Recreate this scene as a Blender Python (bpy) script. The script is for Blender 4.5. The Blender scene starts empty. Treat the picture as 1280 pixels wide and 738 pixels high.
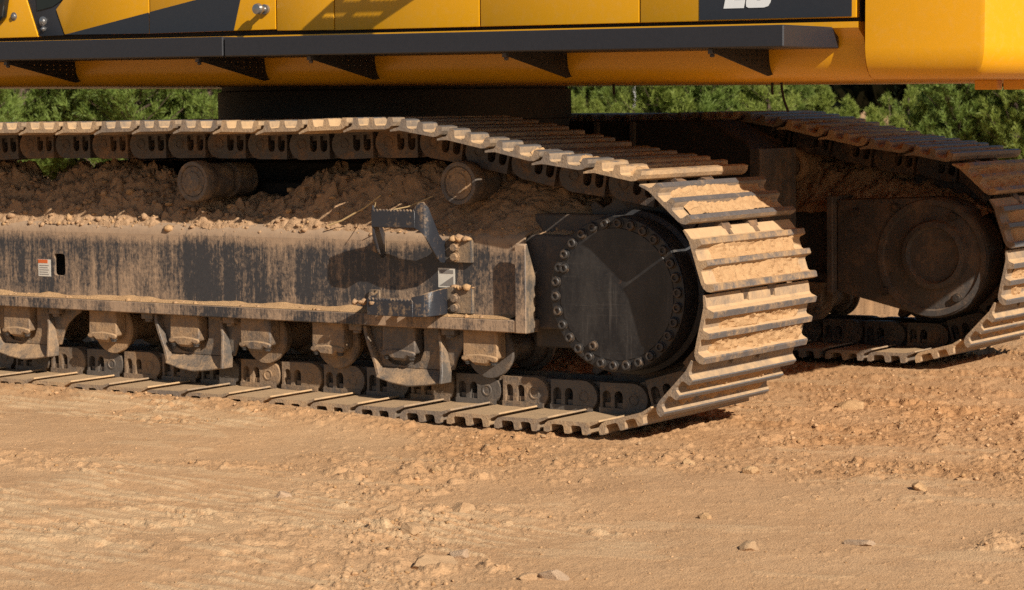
import bpy, bmesh, math, random
import numpy as np
from mathutils import Vector, Matrix
from mathutils.geometry import tessellate_polygon

random.seed(7)
RNG = np.random.default_rng(11)
scene = bpy.context.scene
COL = scene.collection
PI = math.pi

# ------------------------------------------------------------------ camera
cd = bpy.data.cameras.new('camera')
cam = bpy.data.objects.new('camera', cd)
COL.objects.link(cam)
cd.sensor_width = 36.0
cd.lens = 2950.16 / 1280 * 36
cd.clip_start = 0.1
cd.clip_end = 2000
yaw, pit, rol = math.radians(34.1241), math.radians(4.5423), math.radians(-0.6702)
fw = Vector((-math.sin(yaw) * math.cos(pit), math.cos(yaw) * math.cos(pit), -math.sin(pit)))
rt = fw.cross(Vector((0, 0, 1))).normalized()
up = rt.cross(fw)
r2 = rt * math.cos(rol) + up * math.sin(rol)
u2 = -rt * math.sin(rol) + up * math.cos(rol)
CAMP = Vector((3.9483, -7.0604, 1.1974))
cam.matrix_world = Matrix(((r2.x, u2.x, -fw.x, CAMP.x), (r2.y, u2.y, -fw.y, CAMP.y), (r2.z, u2.z, -fw.z, CAMP.z), (0, 0, 0, 1)))
scene.camera = cam
cd.dof.use_dof = True
cd.dof.focus_distance = 8.0
cd.dof.aperture_fstop = 10.0

# ------------------------------------------------------------------ light
SUN = Vector((2.25, -1.0, 1.5)).normalized()
world = bpy.data.worlds.new('World')
scene.world = world
world.use_nodes = True
wn = world.node_tree.nodes
sky = wn.new('ShaderNodeTexSky')
sky.sky_type = 'NISHITA'
sky.sun_disc = False
sky.sun_elevation = math.asin(SUN.z)
sky.sun_rotation = math.atan2(SUN.x, SUN.y)
sky.air_density = 1.0
sky.dust_density = 0.6
world.node_tree.links.new(sky.outputs[0], wn['Background'].inputs[0])
wn['Background'].inputs[1].default_value = 0.05
sl = bpy.data.lights.new('sun', 'SUN')
sl.energy = 5.0
sl.angle = math.radians(0.5)
sl.color = (1.0, 0.91, 0.79)
so = bpy.data.objects.new('sun', sl)
COL.objects.link(so)
so.rotation_mode = 'QUATERNION'
so.rotation_quaternion = SUN.to_track_quat('Z', 'Y')
so.location = SUN * 30
vs = scene.view_settings
vs.view_transform = 'Standard'
vs.look = 'None'
vs.gamma = 1
vs.exposure = 0.48
vs.use_curve_mapping = False
scene.cycles.use_denoising = False


# ------------------------------------------------------------------ node helper
class NT:
    def __init__(s, name):
        s.m = bpy.data.materials.new(name)
        s.m.use_nodes = True
        s.t = s.m.node_tree
        s.b = s.t.nodes['Principled BSDF']
        s.geo = None

    def n(s, kind):
        return s.t.nodes.new('ShaderNode' + kind)

    def l(s, a, b):
        if hasattr(a, 'default_value') or hasattr(a, 'is_output'):
            s.t.links.new(a, b)
        else:
            b.default_value = a

    def pos(s):
        if not s.geo:
            s.geo = s.n('NewGeometry')
        return s.geo.outputs['Position']

    def normz(s):
        s.pos()
        x = s.n('SeparateXYZ')
        s.l(s.geo.outputs['Normal'], x.inputs[0])
        return x.outputs[2]

    def sep(s, v, i):
        x = s.n('SeparateXYZ')
        s.l(v, x.inputs[0])
        return x.outputs[i]

    def mapv(s, sc, v=None, rot=(0, 0, 0)):
        m = s.n('Mapping')
        s.l(v or s.pos(), m.inputs[0])
        m.inputs['Scale'].default_value = sc
        m.inputs['Rotation'].default_value = rot
        return m.outputs[0]

    def noise(s, sc, det=5, ro=0.6, v=None, dist=0.0):
        x = s.n('TexNoise')
        s.l(v or s.pos(), x.inputs['Vector'])
        x.inputs['Scale'].default_value = sc
        x.inputs['Detail'].default_value = det
        x.inputs['Roughness'].default_value = ro
        x.inputs['Distortion'].default_value = dist
        return x.outputs[0]

    def vor(s, sc, v=None, feat='F1'):
        x = s.n('TexVoronoi')
        x.feature = feat
        s.l(v or s.pos(), x.inputs['Vector'])
        x.inputs['Scale'].default_value = sc
        return x.outputs[0]

    def ma(s, op, a, b=0.5, c=None, clamp=False):
        x = s.n('Math')
        x.operation = op
        x.use_clamp = clamp
        s.l(a, x.inputs[0])
        s.l(b, x.inputs[1])
        if c is not None:
            s.l(c, x.inputs[2])
        return x.outputs[0]

    def rng(s, a, lo, hi, o0=0.0, o1=1.0):
        x = s.n('MapRange')
        s.l(a, x.inputs[0])
        x.inputs[1].default_value = lo
        x.inputs[2].default_value = hi
        x.inputs[3].default_value = o0
        x.inputs[4].default_value = o1
        return x.outputs[0]

    def mix(s, f, a, b, mode='MIX'):
        x = s.n('Mix')
        x.data_type = 'RGBA'
        x.blend_type = mode
        s.l(f, x.inputs[0])
        for v, i in ((a, 6), (b, 7)):
            if isinstance(v, tuple):
                x.inputs[i].default_value = (v[0], v[1], v[2], 1)
            else:
                s.l(v, x.inputs[i])
        return x.outputs[2]

    def bump(s, h, strength, dist):
        x = s.n('Bump')
        x.inputs['Strength'].default_value = strength
        x.inputs['Distance'].default_value = dist
        s.l(h, x.inputs['Height'])
        s.l(x.outputs[0], s.b.inputs['Normal'])

    def attr(s, name):
        x = s.n('Attribute')
        x.attribute_name = name
        return x.outputs['Fac']

    def fin(s, col, rough=0.6, metal=0.0, spec=0.5):
        if isinstance(col, tuple):
            s.b.inputs['Base Color'].default_value = (*col, 1)
        else:
            s.l(col, s.b.inputs['Base Color'])
        s.l(rough, s.b.inputs['Roughness'])
        s.b.inputs['Metallic'].default_value = metal
        s.b.inputs['Specular IOR Level'].default_value = spec
        return s.m


TAN = (0.46, 0.29, 0.145)
TAN2 = (0.34, 0.195, 0.09)
BROWN = (0.20, 0.105, 0.048)


def dusty(name, base, dust=TAN2, thr=0.5, con=4.0, upw=0.5, streak=0.0, sc=9.0, rough=0.55, metal=0.0, bump=0.25, base2=None, rnd=0.0, scr=0.0):
    """bare or painted metal with dust: patchy noise, more on faces that look up, optional runs down the face"""
    t = NT(name)
    n1 = t.noise(sc, 6, 0.65)
    n2 = t.noise(sc * 7, 4, 0.7)
    f = t.ma('ADD', t.ma('MULTIPLY', n1, 0.7), t.ma('MULTIPLY', n2, 0.3))
    f = t.ma('MULTIPLY', t.ma('SUBTRACT', f, thr), con)
    f = t.ma('ADD', f, t.ma('MULTIPLY', t.ma('MAXIMUM', t.normz(), 0.0), upw))
    if streak:
        st = t.noise(1.0, 5, 0.7, t.mapv((26, 26, 1.6)))
        f = t.ma('ADD', f, t.ma('MULTIPLY', t.ma('SUBTRACT', st, 0.5), streak))
    if rnd:
        oi = t.n('ObjectInfo')
        f = t.ma('ADD', f, t.ma('MULTIPLY', t.ma('SUBTRACT', oi.outputs['Random'], 0.5), rnd))
    if scr:
        s1 = t.rng(t.noise(1.0, 3, 0.6, t.mapv((90, 90, 5), rot=(0, 0.6, 0))), 0.58, 0.72)
        s2 = t.rng(t.noise(1.0, 3, 0.6, t.mapv((5, 90, 110), rot=(0, 0.25, 0))), 0.60, 0.74)
        f = t.ma('ADD', f, t.ma('MULTIPLY', t.ma('ADD', s1, s2), scr))
    f = t.ma('ADD', f, 0.0, clamp=True)
    b = t.mix(t.noise(sc * 2.3, 4), base, base2 or tuple(c * 0.6 for c in base))
    d = t.mix(t.noise(sc * 1.7, 5), dust, tuple(c * 0.62 for c in dust))
    t.bump(t.ma('ADD', n2, t.ma('MULTIPLY', f, 0.8)), bump, 0.006)
    return t.fin(t.mix(f, b, d), t.ma('MULTIPLY_ADD', f, 0.9 - rough, rough), metal)


def M_frame():
    t = NT('beam_paint_black_dirty')
    z = t.sep(t.pos(), 2)
    st = t.noise(1.0, 6, 0.72, t.mapv((30, 30, 1.3)))
    st2 = t.noise(1.0, 4, 0.6, t.mapv((7, 7, 0.5)))
    sc = t.noise(1.0, 4, 0.75, t.mapv((70, 70, 24), rot=(0, 0.5, 0)))
    fine = t.noise(60, 5, 0.75)
    f = t.ma('ADD', t.ma('MULTIPLY', st, 1.3), t.ma('MULTIPLY', st2, 1.1))
    f = t.ma('ADD', f, t.ma('MULTIPLY', sc, 0.9))
    f = t.ma('ADD', f, t.ma('MULTIPLY', fine, 1.0))
    f = t.ma('SUBTRACT', f, 2.14)
    f = t.ma('ADD', f, t.ma('MULTIPLY', t.ma('SUBTRACT', t.noise(2.6, 4, 0.65), 0.5), 1.5))
    dg = t.noise(1.0, 3, 0.7, t.mapv((150, 150, 30), rot=(0, -0.6, 0)))
    f = t.ma('ADD', f, t.ma('MULTIPLY', t.rng(dg, 0.55, 0.75), 0.35))
    f = t.ma('ADD', f, t.rng(t.sep(t.pos(), 0), -1.9, -1.3, 0.0, 0.16))
    hi = t.ma('ADD', t.rng(z, 0.645, 0.715, 0.0, 0.75), t.rng(z, 0.47, 0.40, 0.0, 0.18))
    f = t.ma('MULTIPLY', t.ma('ADD', f, hi), 1.9, clamp=True)
    f = t.ma('MAXIMUM', f, t.ma('MULTIPLY', t.ma('MAXIMUM', t.normz(), 0.0), 1.0))
    base = t.mix(fine, (0.014, 0.016, 0.020), (0.052, 0.051, 0.054))
    dust = t.mix(t.noise(25, 5), (0.42, 0.285, 0.175), (0.22, 0.15, 0.10))
    t.bump(t.ma('ADD', fine, f), 0.25, 0.004)
    return t.fin(t.mix(f, base, dust), t.ma('MULTIPLY_ADD', f, 0.45, 0.45))


def M_hub():
    t = NT('drive_cover_scuffed')
    fine = t.noise(140, 3, 0.7)
    sm = t.noise(1.0, 5, 0.65, t.mapv((7, 7, 3.5), rot=(0, 0.5, 0)))
    s1 = t.noise(1.0, 3, 0.6, t.mapv((60, 60, 3), rot=(0, 0.45, 0)))
    s2 = t.noise(1.0, 3, 0.6, t.mapv((4, 60, 90), rot=(0, 0.35, 0)))
    f = t.ma('MULTIPLY', t.rng(sm, 0.42, 0.72), 0.55)
    f = t.ma('ADD', f, t.ma('MULTIPLY', t.rng(s1, 0.60, 0.72), 0.45))
    f = t.ma('ADD', f, t.ma('MULTIPLY', t.rng(s2, 0.62, 0.74), 0.30))
    f = t.ma('ADD', f, t.ma('MULTIPLY', t.rng(fine, 0.56, 0.75), 0.35))
    f = t.ma('ADD', t.ma('MULTIPLY', f, 0.42), 0.0, clamp=True)
    c = t.mix(f, (0.008, 0.009, 0.011), (0.16, 0.138, 0.115))
    rust = t.rng(t.noise(24, 4, 0.6), 0.68, 0.76)
    c = t.mix(t.ma('MULTIPLY', rust, 0.5), c, (0.13, 0.06, 0.03))
    t.bump(t.ma('ADD', fine, f), 0.2, 0.004)
    return t.fin(c, t.ma('MULTIPLY_ADD', f, 0.4, 0.40))


def M_yellow():
    t = NT('paint_yellow')
    n = t.noise(3, 5)
    d = t.noise(40, 4, 0.7)
    spots = t.rng(t.noise(18, 3, 0.5), 0.70, 0.80)
    c = t.mix(n, (0.62, 0.285, 0.002), (0.67, 0.32, 0.004))
    c = t.mix(t.ma('MULTIPLY', t.rng(d, 0.5, 0.85), 0.12), c, (0.55, 0.40, 0.22))
    film = t.ma('MULTIPLY', t.rng(t.noise(1.0, 5, 0.7, t.mapv((5, 5, 1.2))), 0.45, 0.75), 0.10)
    c = t.mix(film, c, (0.50, 0.31, 0.10))
    c = t.mix(t.ma('MULTIPLY', spots, 0.12), c, (0.3, 0.18, 0.05))
    t.b.inputs['Coat Weight'].default_value = 0.25
    t.b.inputs['Coat Roughness'].default_value = 0.25
    t.bump(t.noise(6, 2), 0.02, 0.01)
    return t.fin(c, t.ma('MULTIPLY_ADD', d, 0.2, 0.28))


def M_soil(name, c1, c2, c3, sc=1.0, attr=False):
    t = NT(name)
    big = t.noise(1.6 * sc, 6, 0.6)
    mid = t.noise(11 * sc, 6, 0.65)
    fine = t.noise(70 * sc, 6, 0.75)
    gr = t.vor(160 * sc)
    c = t.mix(t.rng(big, 0.32, 0.68), c1, c2)
    c = t.mix(t.ma('MULTIPLY', t.rng(mid, 0.45, 0.75), 0.6), c, c3)
    if attr:
        bl = t.rng(t.noise(0.9, 5, 0.65, None, 0.6), 0.52, 0.72)
        c = t.mix(t.ma('MULTIPLY', bl, 0.45), c, (0.36, 0.205, 0.105))
        p = t.attr('pale')
        w = t.attr('moist')
        c = t.mix(t.ma('MULTIPLY', w, 0.75, clamp=True), c, (0.385, 0.195, 0.080))
        c = t.mix(t.ma('MULTIPLY', p, 0.6, clamp=True), c, (0.60, 0.42, 0.24))
    c = t.mix(t.rng(fine, 0.25, 0.75, 0.0, 0.5), c, t.mix(0.5, c, (0.20, 0.11, 0.05)))
    spk = t.rng(gr, 0.10, 0.0)
    c = t.mix(t.ma('MULTIPLY', spk, 0.35), c, (0.62, 0.47, 0.30))
    h = t.ma('ADD', t.ma('MULTIPLY', mid, 0.5), t.ma('ADD', fine, t.ma('MULTIPLY', gr, 0.5)))
    t.bump(h, 0.62, 0.007)
    return t.fin(c, 0.95, 0, 0.15)


def M_leaf(name, a, b, c):
    t = NT(name)
    n = t.noise(1.1, 3)
    f = t.noise(14, 3, 0.7)
    col = t.mix(t.rng(n, 0.35, 0.65), a, b)
    col = t.mix(t.rng(f, 0.4, 0.7, 0, 0.8), col, c)
    tr = t.n('BsdfTranslucent')
    t.l(col, tr.inputs[0])
    mx = t.n('MixShader')
    mx.inputs[0].default_value = 0.4
    t.fin(col, 0.55, 0, 0.3)
    t.l(t.b.outputs[0], mx.inputs[1])
    t.l(tr.outputs[0], mx.inputs[2])
    t.l(mx.outputs[0], t.t.nodes['Material Output'].inputs[0])
    return t.m


def plain(name, c, rough=0.6, metal=0.0, var=0.25):
    t = NT(name)
    n = t.noise(22, 4)
    return t.fin(t.mix(n, c, tuple(x * (1 - var) for x in c)), rough, metal)


MAT = dict(
    yellow=M_yellow(),
    step=dusty('catwalk_black_paint', (0.013, 0.015, 0.020), TAN2, 0.68, 1.4, 0.12, 0, 30, 0.42, bump=0.10, base2=(0.020, 0.022, 0.029)),
    panel=dusty('door_charcoal_paint', (0.018, 0.021, 0.028), TAN2, 0.70, 1.0, 0.1, 0, 20, 0.36, bump=0.05, base2=(0.023, 0.027, 0.035)),
    bracket=dusty('bracket_black', (0.016, 0.015, 0.015), TAN2, 0.56, 3, 0.1, 0, 45, 0.6),
    frame=M_frame(),
    plate=dusty('step_black_worn', (0.018, 0.020, 0.026), TAN, 0.55, 4.0, 0.75, 1.5, 16, 0.38, bump=0.2, base2=(0.026, 0.029, 0.037), scr=0.2),
    shoe=dusty('shoe_steel_dusty', (0.24, 0.185, 0.135), (0.55, 0.36, 0.19), 0.37, 2.8, 0.9, 0, 12, 0.6, 0.0, 0.4, base2=(0.12, 0.10, 0.085), rnd=0.7),
    tip=dusty('grouser_worn_steel', (0.16, 0.15, 0.145), TAN, 0.505, 5, 0.25, 0, 16, 0.42, 0.2, 0.3, base2=(0.075, 0.072, 0.072), rnd=1.2),
    link=dusty('link_shaded_steel', (0.075, 0.062, 0.054), (0.27, 0.155, 0.078), 0.46, 4.2, 0.6, 0, 13, 0.42, 0.05, 0.5, base2=(0.03, 0.027, 0.027), rnd=0.7),  # darkened so the upper run's shade sits partly in the colour
    linkb=dusty('link_dusty_steel', (0.14, 0.115, 0.092), (0.38, 0.24, 0.13), 0.45, 3.6, 0.6, 0, 13, 0.45, 0.05, 0.45, base2=(0.055, 0.05, 0.048), rnd=0.9),
    cap=dusty('roller_cap_dirty', (0.15, 0.12, 0.095), (0.42, 0.265, 0.14), 0.42, 3.8, 0.6, 1.0, 15, 0.45, bump=0.4, base2=(0.05, 0.047, 0.047), rnd=1.2),
    guard=dusty('guard_steel_dirty', (0.15, 0.125, 0.10), (0.42, 0.265, 0.14), 0.44, 3.8, 0.4, 0.6, 14, 0.45, bump=0.4, base2=(0.05, 0.048, 0.048), rnd=0.6, scr=0.2),
    hub=dusty('drive_cover_black', (0.016, 0.017, 0.020), (0.20, 0.165, 0.13), 0.56, 2.2, 0.3, 0.8, 22, 0.42, bump=0.25, base2=(0.045, 0.046, 0.050), scr=0.32),
    cover=M_hub(),
    bolt=dusty('bolt_steel', (0.055, 0.05, 0.046), TAN2, 0.52, 4, 0.2, 0, 40, 0.4, 0.2),
    dark=dusty('underframe_black', (0.016, 0.013, 0.011), BROWN, 0.58, 2.0, 0.1, 0, 6, 0.7),
    inner=dusty('inner_frame_dark', (0.07, 0.064, 0.06), (0.29, 0.185, 0.105), 0.48, 2.5, 0.4, 0.8, 9, 0.65),
    ground=M_soil('ground_soil', (0.490, 0.293, 0.150), (0.535, 0.336, 0.180), (0.43, 0.246, 0.119), 1.0, True),
    dirt=M_soil('packed_soil', (0.47, 0.290, 0.145), (0.52, 0.330, 0.17), (0.35, 0.20, 0.095), 2.2),
    heap=M_soil('heaped_soil', (0.37, 0.230, 0.130), (0.44, 0.285, 0.165), (0.25, 0.150, 0.085), 1.6),
    stone=M_soil('stone_soil', (0.43, 0.275, 0.15), (0.47, 0.31, 0.175), (0.36, 0.22, 0.12), 3.0),
    greystone=M_soil('stone_grey', (0.42, 0.29, 0.185), (0.46, 0.325, 0.215), (0.36, 0.235, 0.14), 3.0),
    post_dirt=dusty('end_post_dusty', (0.09, 0.08, 0.07), (0.44, 0.29, 0.16), 0.40, 3.0, 0.4, 1.4, 14, 0.6, bump=0.3),
    clod=M_soil('clod_soil', (0.41, 0.235, 0.108), (0.46, 0.275, 0.132), (0.35, 0.19, 0.085), 2.5),
    white=plain('decal_white', (0.62, 0.58, 0.50), 0.5),
    orange=plain('decal_orange', (0.60, 0.13, 0.03), 0.5),
    grey=plain('decal_grey', (0.22, 0.20, 0.18), 0.6),
    letter=plain('lettering_white', (0.75, 0.75, 0.73), 0.4, 0, 0.05),
    chrome=plain('latch_steel', (0.35, 0.34, 0.33), 0.3, 0.8),
    glass=plain('cab_glass_dark', (0.012, 0.014, 0.014), 0.08),
    rubber=plain('hose_rubber', (0.02, 0.018, 0.016), 0.7),
    straw=plain('dry_straw', (0.52, 0.36, 0.17), 0.8),
    bark=plain('bark', (0.10, 0.065, 0.045), 0.9),
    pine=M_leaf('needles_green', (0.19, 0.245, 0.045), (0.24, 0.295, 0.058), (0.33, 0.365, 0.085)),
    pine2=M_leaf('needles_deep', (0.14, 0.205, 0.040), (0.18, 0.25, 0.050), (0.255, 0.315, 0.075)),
    wood=M_leaf('needles_shaded', (0.016, 0.026, 0.016), (0.022, 0.036, 0.020), (0.030, 0.046, 0.022)),  # forest shade is put into this very dark needle colour
    weed=M_leaf('weeds_green', (0.085, 0.165, 0.020), (0.11, 0.19, 0.03), (0.15, 0.21, 0.045)),
    post=plain('post_pale', (0.6, 0.6, 0.6), 0.5),
)


# ------------------------------------------------------------------ mesh helper
class MB:
    def __init__(s):
        s.v, s.f, s.m = [], [], []

    def add(s, vs, fs, mi=0):
        o = len(s.v)
        s.v += [tuple(p) for p in vs]
        for f in fs:
            s.f.append(tuple(i + o for i in f))
            s.m.append(mi)
        return s

    def box(s, x0, x1, y0, y1, z0, z1, mi=0):
        vs = [(x, y, z) for x in (x0, x1) for y in (y0, y1) for z in (z0, z1)]
        return s.add(vs, [(0, 1, 3, 2), (4, 6, 7, 5), (0, 4, 5, 1), (2, 3, 7, 6), (0, 2, 6, 4), (1, 5, 7, 3)], mi)

    def prism(s, poly, a0, a1, ax='y', holes=(), mi=0):
        """2D polygon (with holes) pushed from a0 to a1 along ax; ax y -> poly is (x,z); x -> (y,z); z -> (x,y)"""
        loops = [list(poly)] + [list(h) for h in holes]

        def P(p, a):
            return {'y': (p[0], a, p[1]), 'x': (a, p[0], p[1]), 'z': (p[0], p[1], a)}[ax]
        flat = [p for l in loops for p in l]
        n = len(flat)
        vs = [P(p, a0) for p in flat] + [P(p, a1) for p in flat]
        fs = []
        if holes:
            for t in tessellate_polygon([[Vector((p[0], p[1], 0)) for p in l] for l in loops]):
                fs.append(tuple(t))
                fs.append(tuple(i + n for i in reversed(t)))
        else:
            fs.append(tuple(range(n)))
            fs.append(tuple(reversed(range(n, 2 * n))))
        o = 0
        for l in loops:
            k = len(l)
            for i in range(k):
                a, b = o + i, o + (i + 1) % k
                fs.append((a, b, b + n, a + n))
            o += k
        return s.add(vs, fs, mi)

    def lathe(s, prof, c, ax='y', seg=32, mi=0, cap=True):
        """prof: (radius, offset along ax)"""
        vs, fs = [], []
        for r, h in prof:
            for k in range(seg):
                a = 2 * PI * k / seg
                u, w = r * math.cos(a), r * math.sin(a)
                vs.append({'y': (c[0] + u, c[1] + h, c[2] + w), 'x': (c[0] + h, c[1] + u, c[2] + w), 'z': (c[0] + u, c[1] + w, c[2] + h)}[ax])
        for j in range(len(prof) - 1):
            for k in range(seg):
                k2 = (k + 1) % seg
                fs.append((j * seg + k, j * seg + k2, (j + 1) * seg + k2, (j + 1) * seg + k))
        for j in (0, len(prof) - 1):
            if cap and prof[j][0] > 1e-5:
                fs.append(tuple(j * seg + k for k in range(seg)))
        return s.add(vs, fs, mi)

    def tube(s, pts, r, seg=6, mi=0):
        pts = [Vector(p) for p in pts]
        rr = r if isinstance(r, (list, tuple)) else [r] * len(pts)
        vs, fs = [], []
        for i, p in enumerate(pts):
            d = (pts[min(i + 1, len(pts) - 1)] - pts[max(i - 1, 0)]).normalized()
            a = d.orthogonal().normalized() if abs(d.z) > 0.9 else d.cross(Vector((0, 0, 1))).normalized()
            b = d.cross(a)
            for k in range(seg):
                t = 2 * PI * k / seg
                vs.append(p + (a * math.cos(t) + b * math.sin(t)) * rr[i])
        for i in range(len(pts) - 1):
            for k in range(seg):
                k2 = (k + 1) % seg
                fs.append((i * seg + k, i * seg + k2, (i + 1) * seg + k2, (i + 1) * seg + k))
        fs.append(tuple(range(seg)))
        fs.append(tuple(range((len(pts) - 1) * seg, len(pts) * seg)))
        return s.add(vs, fs, mi)

    def band(s, pts, th, mi=0):
        """bent flat bar: pts (x, y, z_low, z_high), thickness th along its local normal in plan"""
        P = [Vector((p[0], p[1])) for p in pts]
        vs, fs = [], []
        for i, p in enumerate(pts):
            d = (P[min(i + 1, len(P) - 1)] - P[max(i - 1, 0)]).normalized()
            nn = Vector((-d.y, d.x)) * th
            vs += [(p[0], p[1], p[2]), (p[0], p[1], p[3]), (p[0] + nn.x, p[1] + nn.y, p[3]), (p[0] + nn.x, p[1] + nn.y, p[2])]
        for i in range(len(pts) - 1):
            for k in range(4):
                a, b = i * 4 + k, i * 4 + (k + 1) % 4
                fs.append((a, b, b + 4, a + 4))
        e = (len(pts) - 1) * 4
        fs += [(0, 1, 2, 3), (e + 3, e + 2, e + 1, e)]
        return s.add(vs, fs, mi)

    def mesh(s, name, mats, bevel=0.0, ang=35, segs=1):
        me = bpy.data.meshes.new(name)
        me.from_pydata(s.v, [], s.f)
        for m in mats:
            me.materials.append(MAT[m])
        me.polygons.foreach_set('material_index', s.m)
        bm = bmesh.new()
        bm.from_mesh(me)
        bmesh.ops.recalc_face_normals(bm, faces=bm.faces)
        if bevel:
            es = [e for e in bm.edges if len(e.link_faces) == 2 and e.calc_face_angle(0) > math.radians(ang)]
            bmesh.ops.bevel(bm, geom=es, offset=bevel, segments=segs, affect='EDGES', clamp_overlap=True, profile=0.6)
        bm.to_mesh(me)
        bm.free()
        me.polygons.foreach_set('use_smooth', [True] * len(me.polygons))
        me.set_sharp_from_angle(angle=math.radians(ang))
        return me


def link_obj(name, me, parent=None, mw=None):
    o = bpy.data.objects.new(name, me)
    COL.objects.link(o)
    if mw is not None:
        o.matrix_basis = mw
    if parent is not None:
        o.parent = parent
        o.matrix_parent_inverse = parent.matrix_basis.inverted()
    return o


def part(name, mb, mats, parent, bevel=0.0, mw=None, ang=35, segs=1):
    if isinstance(mats, str):
        mats = [mats]
    return link_obj(name, mb.mesh(name, mats, bevel, ang, segs), parent, mw)


def tag(o, label=None, cat=None, group=None, kind=None):
    if label:
        o['label'] = label
    if cat:
        o['category'] = cat
    if group:
        o['group'] = group
    if kind:
        o['kind'] = kind
    return o


# ------------------------------------------------------------------ noise in numpy
_rt = np.random.default_rng(99)
NTAB = 4096
PERM = _rt.permutation(NTAB).astype(np.int32)
_ga = _rt.uniform(0, 2 * PI, NTAB)
GX, GY = np.cos(_ga).astype(np.float32), np.sin(_ga).astype(np.float32)
RX, RY, RR = [_rt.uniform(0, 1, NTAB).astype(np.float32) for _ in range(3)]


def _hash(ix, iy, seed):
    return PERM[(PERM[(ix + seed * 131) & (NTAB - 1)] + iy) & (NTAB - 1)]


def perlin(x, y, seed=0):
    x, y = np.broadcast_arrays(np.asarray(x, np.float64), np.asarray(y, np.float64))
    fx0, fy0 = np.floor(x), np.floor(y)
    x0, y0 = fx0.astype(np.int32), fy0.astype(np.int32)
    fx, fy = (x - fx0).astype(np.float32), (y - fy0).astype(np.float32)
    u, v = fx * fx * (3 - 2 * fx), fy * fy * (3 - 2 * fy)
    pa, pb = PERM[(x0 + seed * 131) & (NTAB - 1)], PERM[(x0 + 1 + seed * 131) & (NTAB - 1)]
    h00, h10, h01, h11 = [PERM[(p + q) & (NTAB - 1)] for q in (y0, y0 + 1) for p in (pa, pb)]
    a = (GX[h00] * fx + GY[h00] * fy) * (1 - u) + (GX[h10] * (fx - 1) + GY[h10] * fy) * u
    b = (GX[h01] * fx + GY[h01] * (fy - 1)) * (1 - u) + (GX[h11] * (fx - 1) + GY[h11] * (fy - 1)) * u
    return (a * (1 - v) + b * v) * 1.5


def fbm(x, y, oct=4, seed=0, gain=0.5, lac=2.03):
    r, a = 0, 1.0
    for k in range(oct):
        r = r + a * perlin(x, y, seed + k)
        x, y, a = x * lac + 3.7, y * lac + 1.3, a * gain
    return r


def cells(x, y, seed=0):
    """distance to the nearest feature point, and that cell's random number"""
    fx0, fy0 = np.floor(x), np.floor(y)
    x0, y0 = fx0.astype(np.int32), fy0.astype(np.int32)
    fx, fy = (x - fx0).astype(np.float32), (y - fy0).astype(np.float32)
    best = np.full(fx.shape, 9.0, np.float32)
    rid = np.zeros(fx.shape, np.float32)
    for i in (-1, 0, 1):
        for j in (-1, 0, 1):
            h = _hash(x0 + i, y0 + j, seed)
            d = (i + RX[h] - fx) ** 2 + (j + RY[h] - fy) ** 2
            m = d < best
            best = np.where(m, d, best)
            rid = np.where(m, RR[h], rid)
    return np.sqrt(best), rid


def sstep(a, b, x):
    t = np.clip((x - a) / (b - a), 0, 1)
    return t * t * (3 - 2 * t)


# ------------------------------------------------------------------ ground
def loose_mask(X, Y):
    """how churned the soil is: right of and behind the near track, and a band in front of it"""
    n = fbm(X * 0.9, Y * 0.9, 3, 5)
    a = sstep(-0.9, 0.4, X + 0.75 * Y + 0.35 * n) * sstep(-1.15, -0.35, Y - 0.28 * X + 0.2 * n)
    b = np.exp(-((X + 0.62 * Y + 1.00 + 0.30 * n) / 0.30) ** 2) * sstep(-3.4, -2.2, Y) * 0.9 * sstep(-.5, .15, fbm(X * 2.2, Y * 2.2, 3, 25) + .15)
    a = a * (.55 + .6 * fbm(X * 1.6, Y * 2.4, 3, 27))
    c = np.exp(-((Y + 0.12) / 0.12) ** 2) * 0.6
    d = sstep(0.1, 0.6, fbm(X * 0.8 + 4, Y * 1.3, 3, 15)) * 0.5
    return np.clip(np.maximum(np.maximum(a, b), np.maximum(c, d)), 0, 1)


def pale_mask(X, Y):
    u = X * 0.97 + Y * 0.20
    w = -X * 0.20 + Y * 0.97
    s = fbm(u * 1.9 + .35 * fbm(u * 5, w * 5, 2, 33), w * 4.6, 5, 31, 0.62)
    reg = np.exp(-(((X + 0.95) / 0.75) ** 2 + ((Y + 1.95) / 0.75) ** 2))
    reg = np.maximum(reg, np.exp(-(((X + 2.5) / 0.8) ** 2 + ((Y + 0.30) / 0.32) ** 2)))
    reg = np.maximum(reg, 0.55 * np.exp(-(((X - 0.2) / 0.8) ** 2 + ((Y + 1.75) / 0.5) ** 2)))
    reg = np.maximum(reg, 0.5 * sstep(-0.1, 0.5, fbm(X * 0.7, Y * 0.7, 2, 41)))
    return sstep(0.10, 0.42, s + 0.75 * reg - 0.52), s


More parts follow.
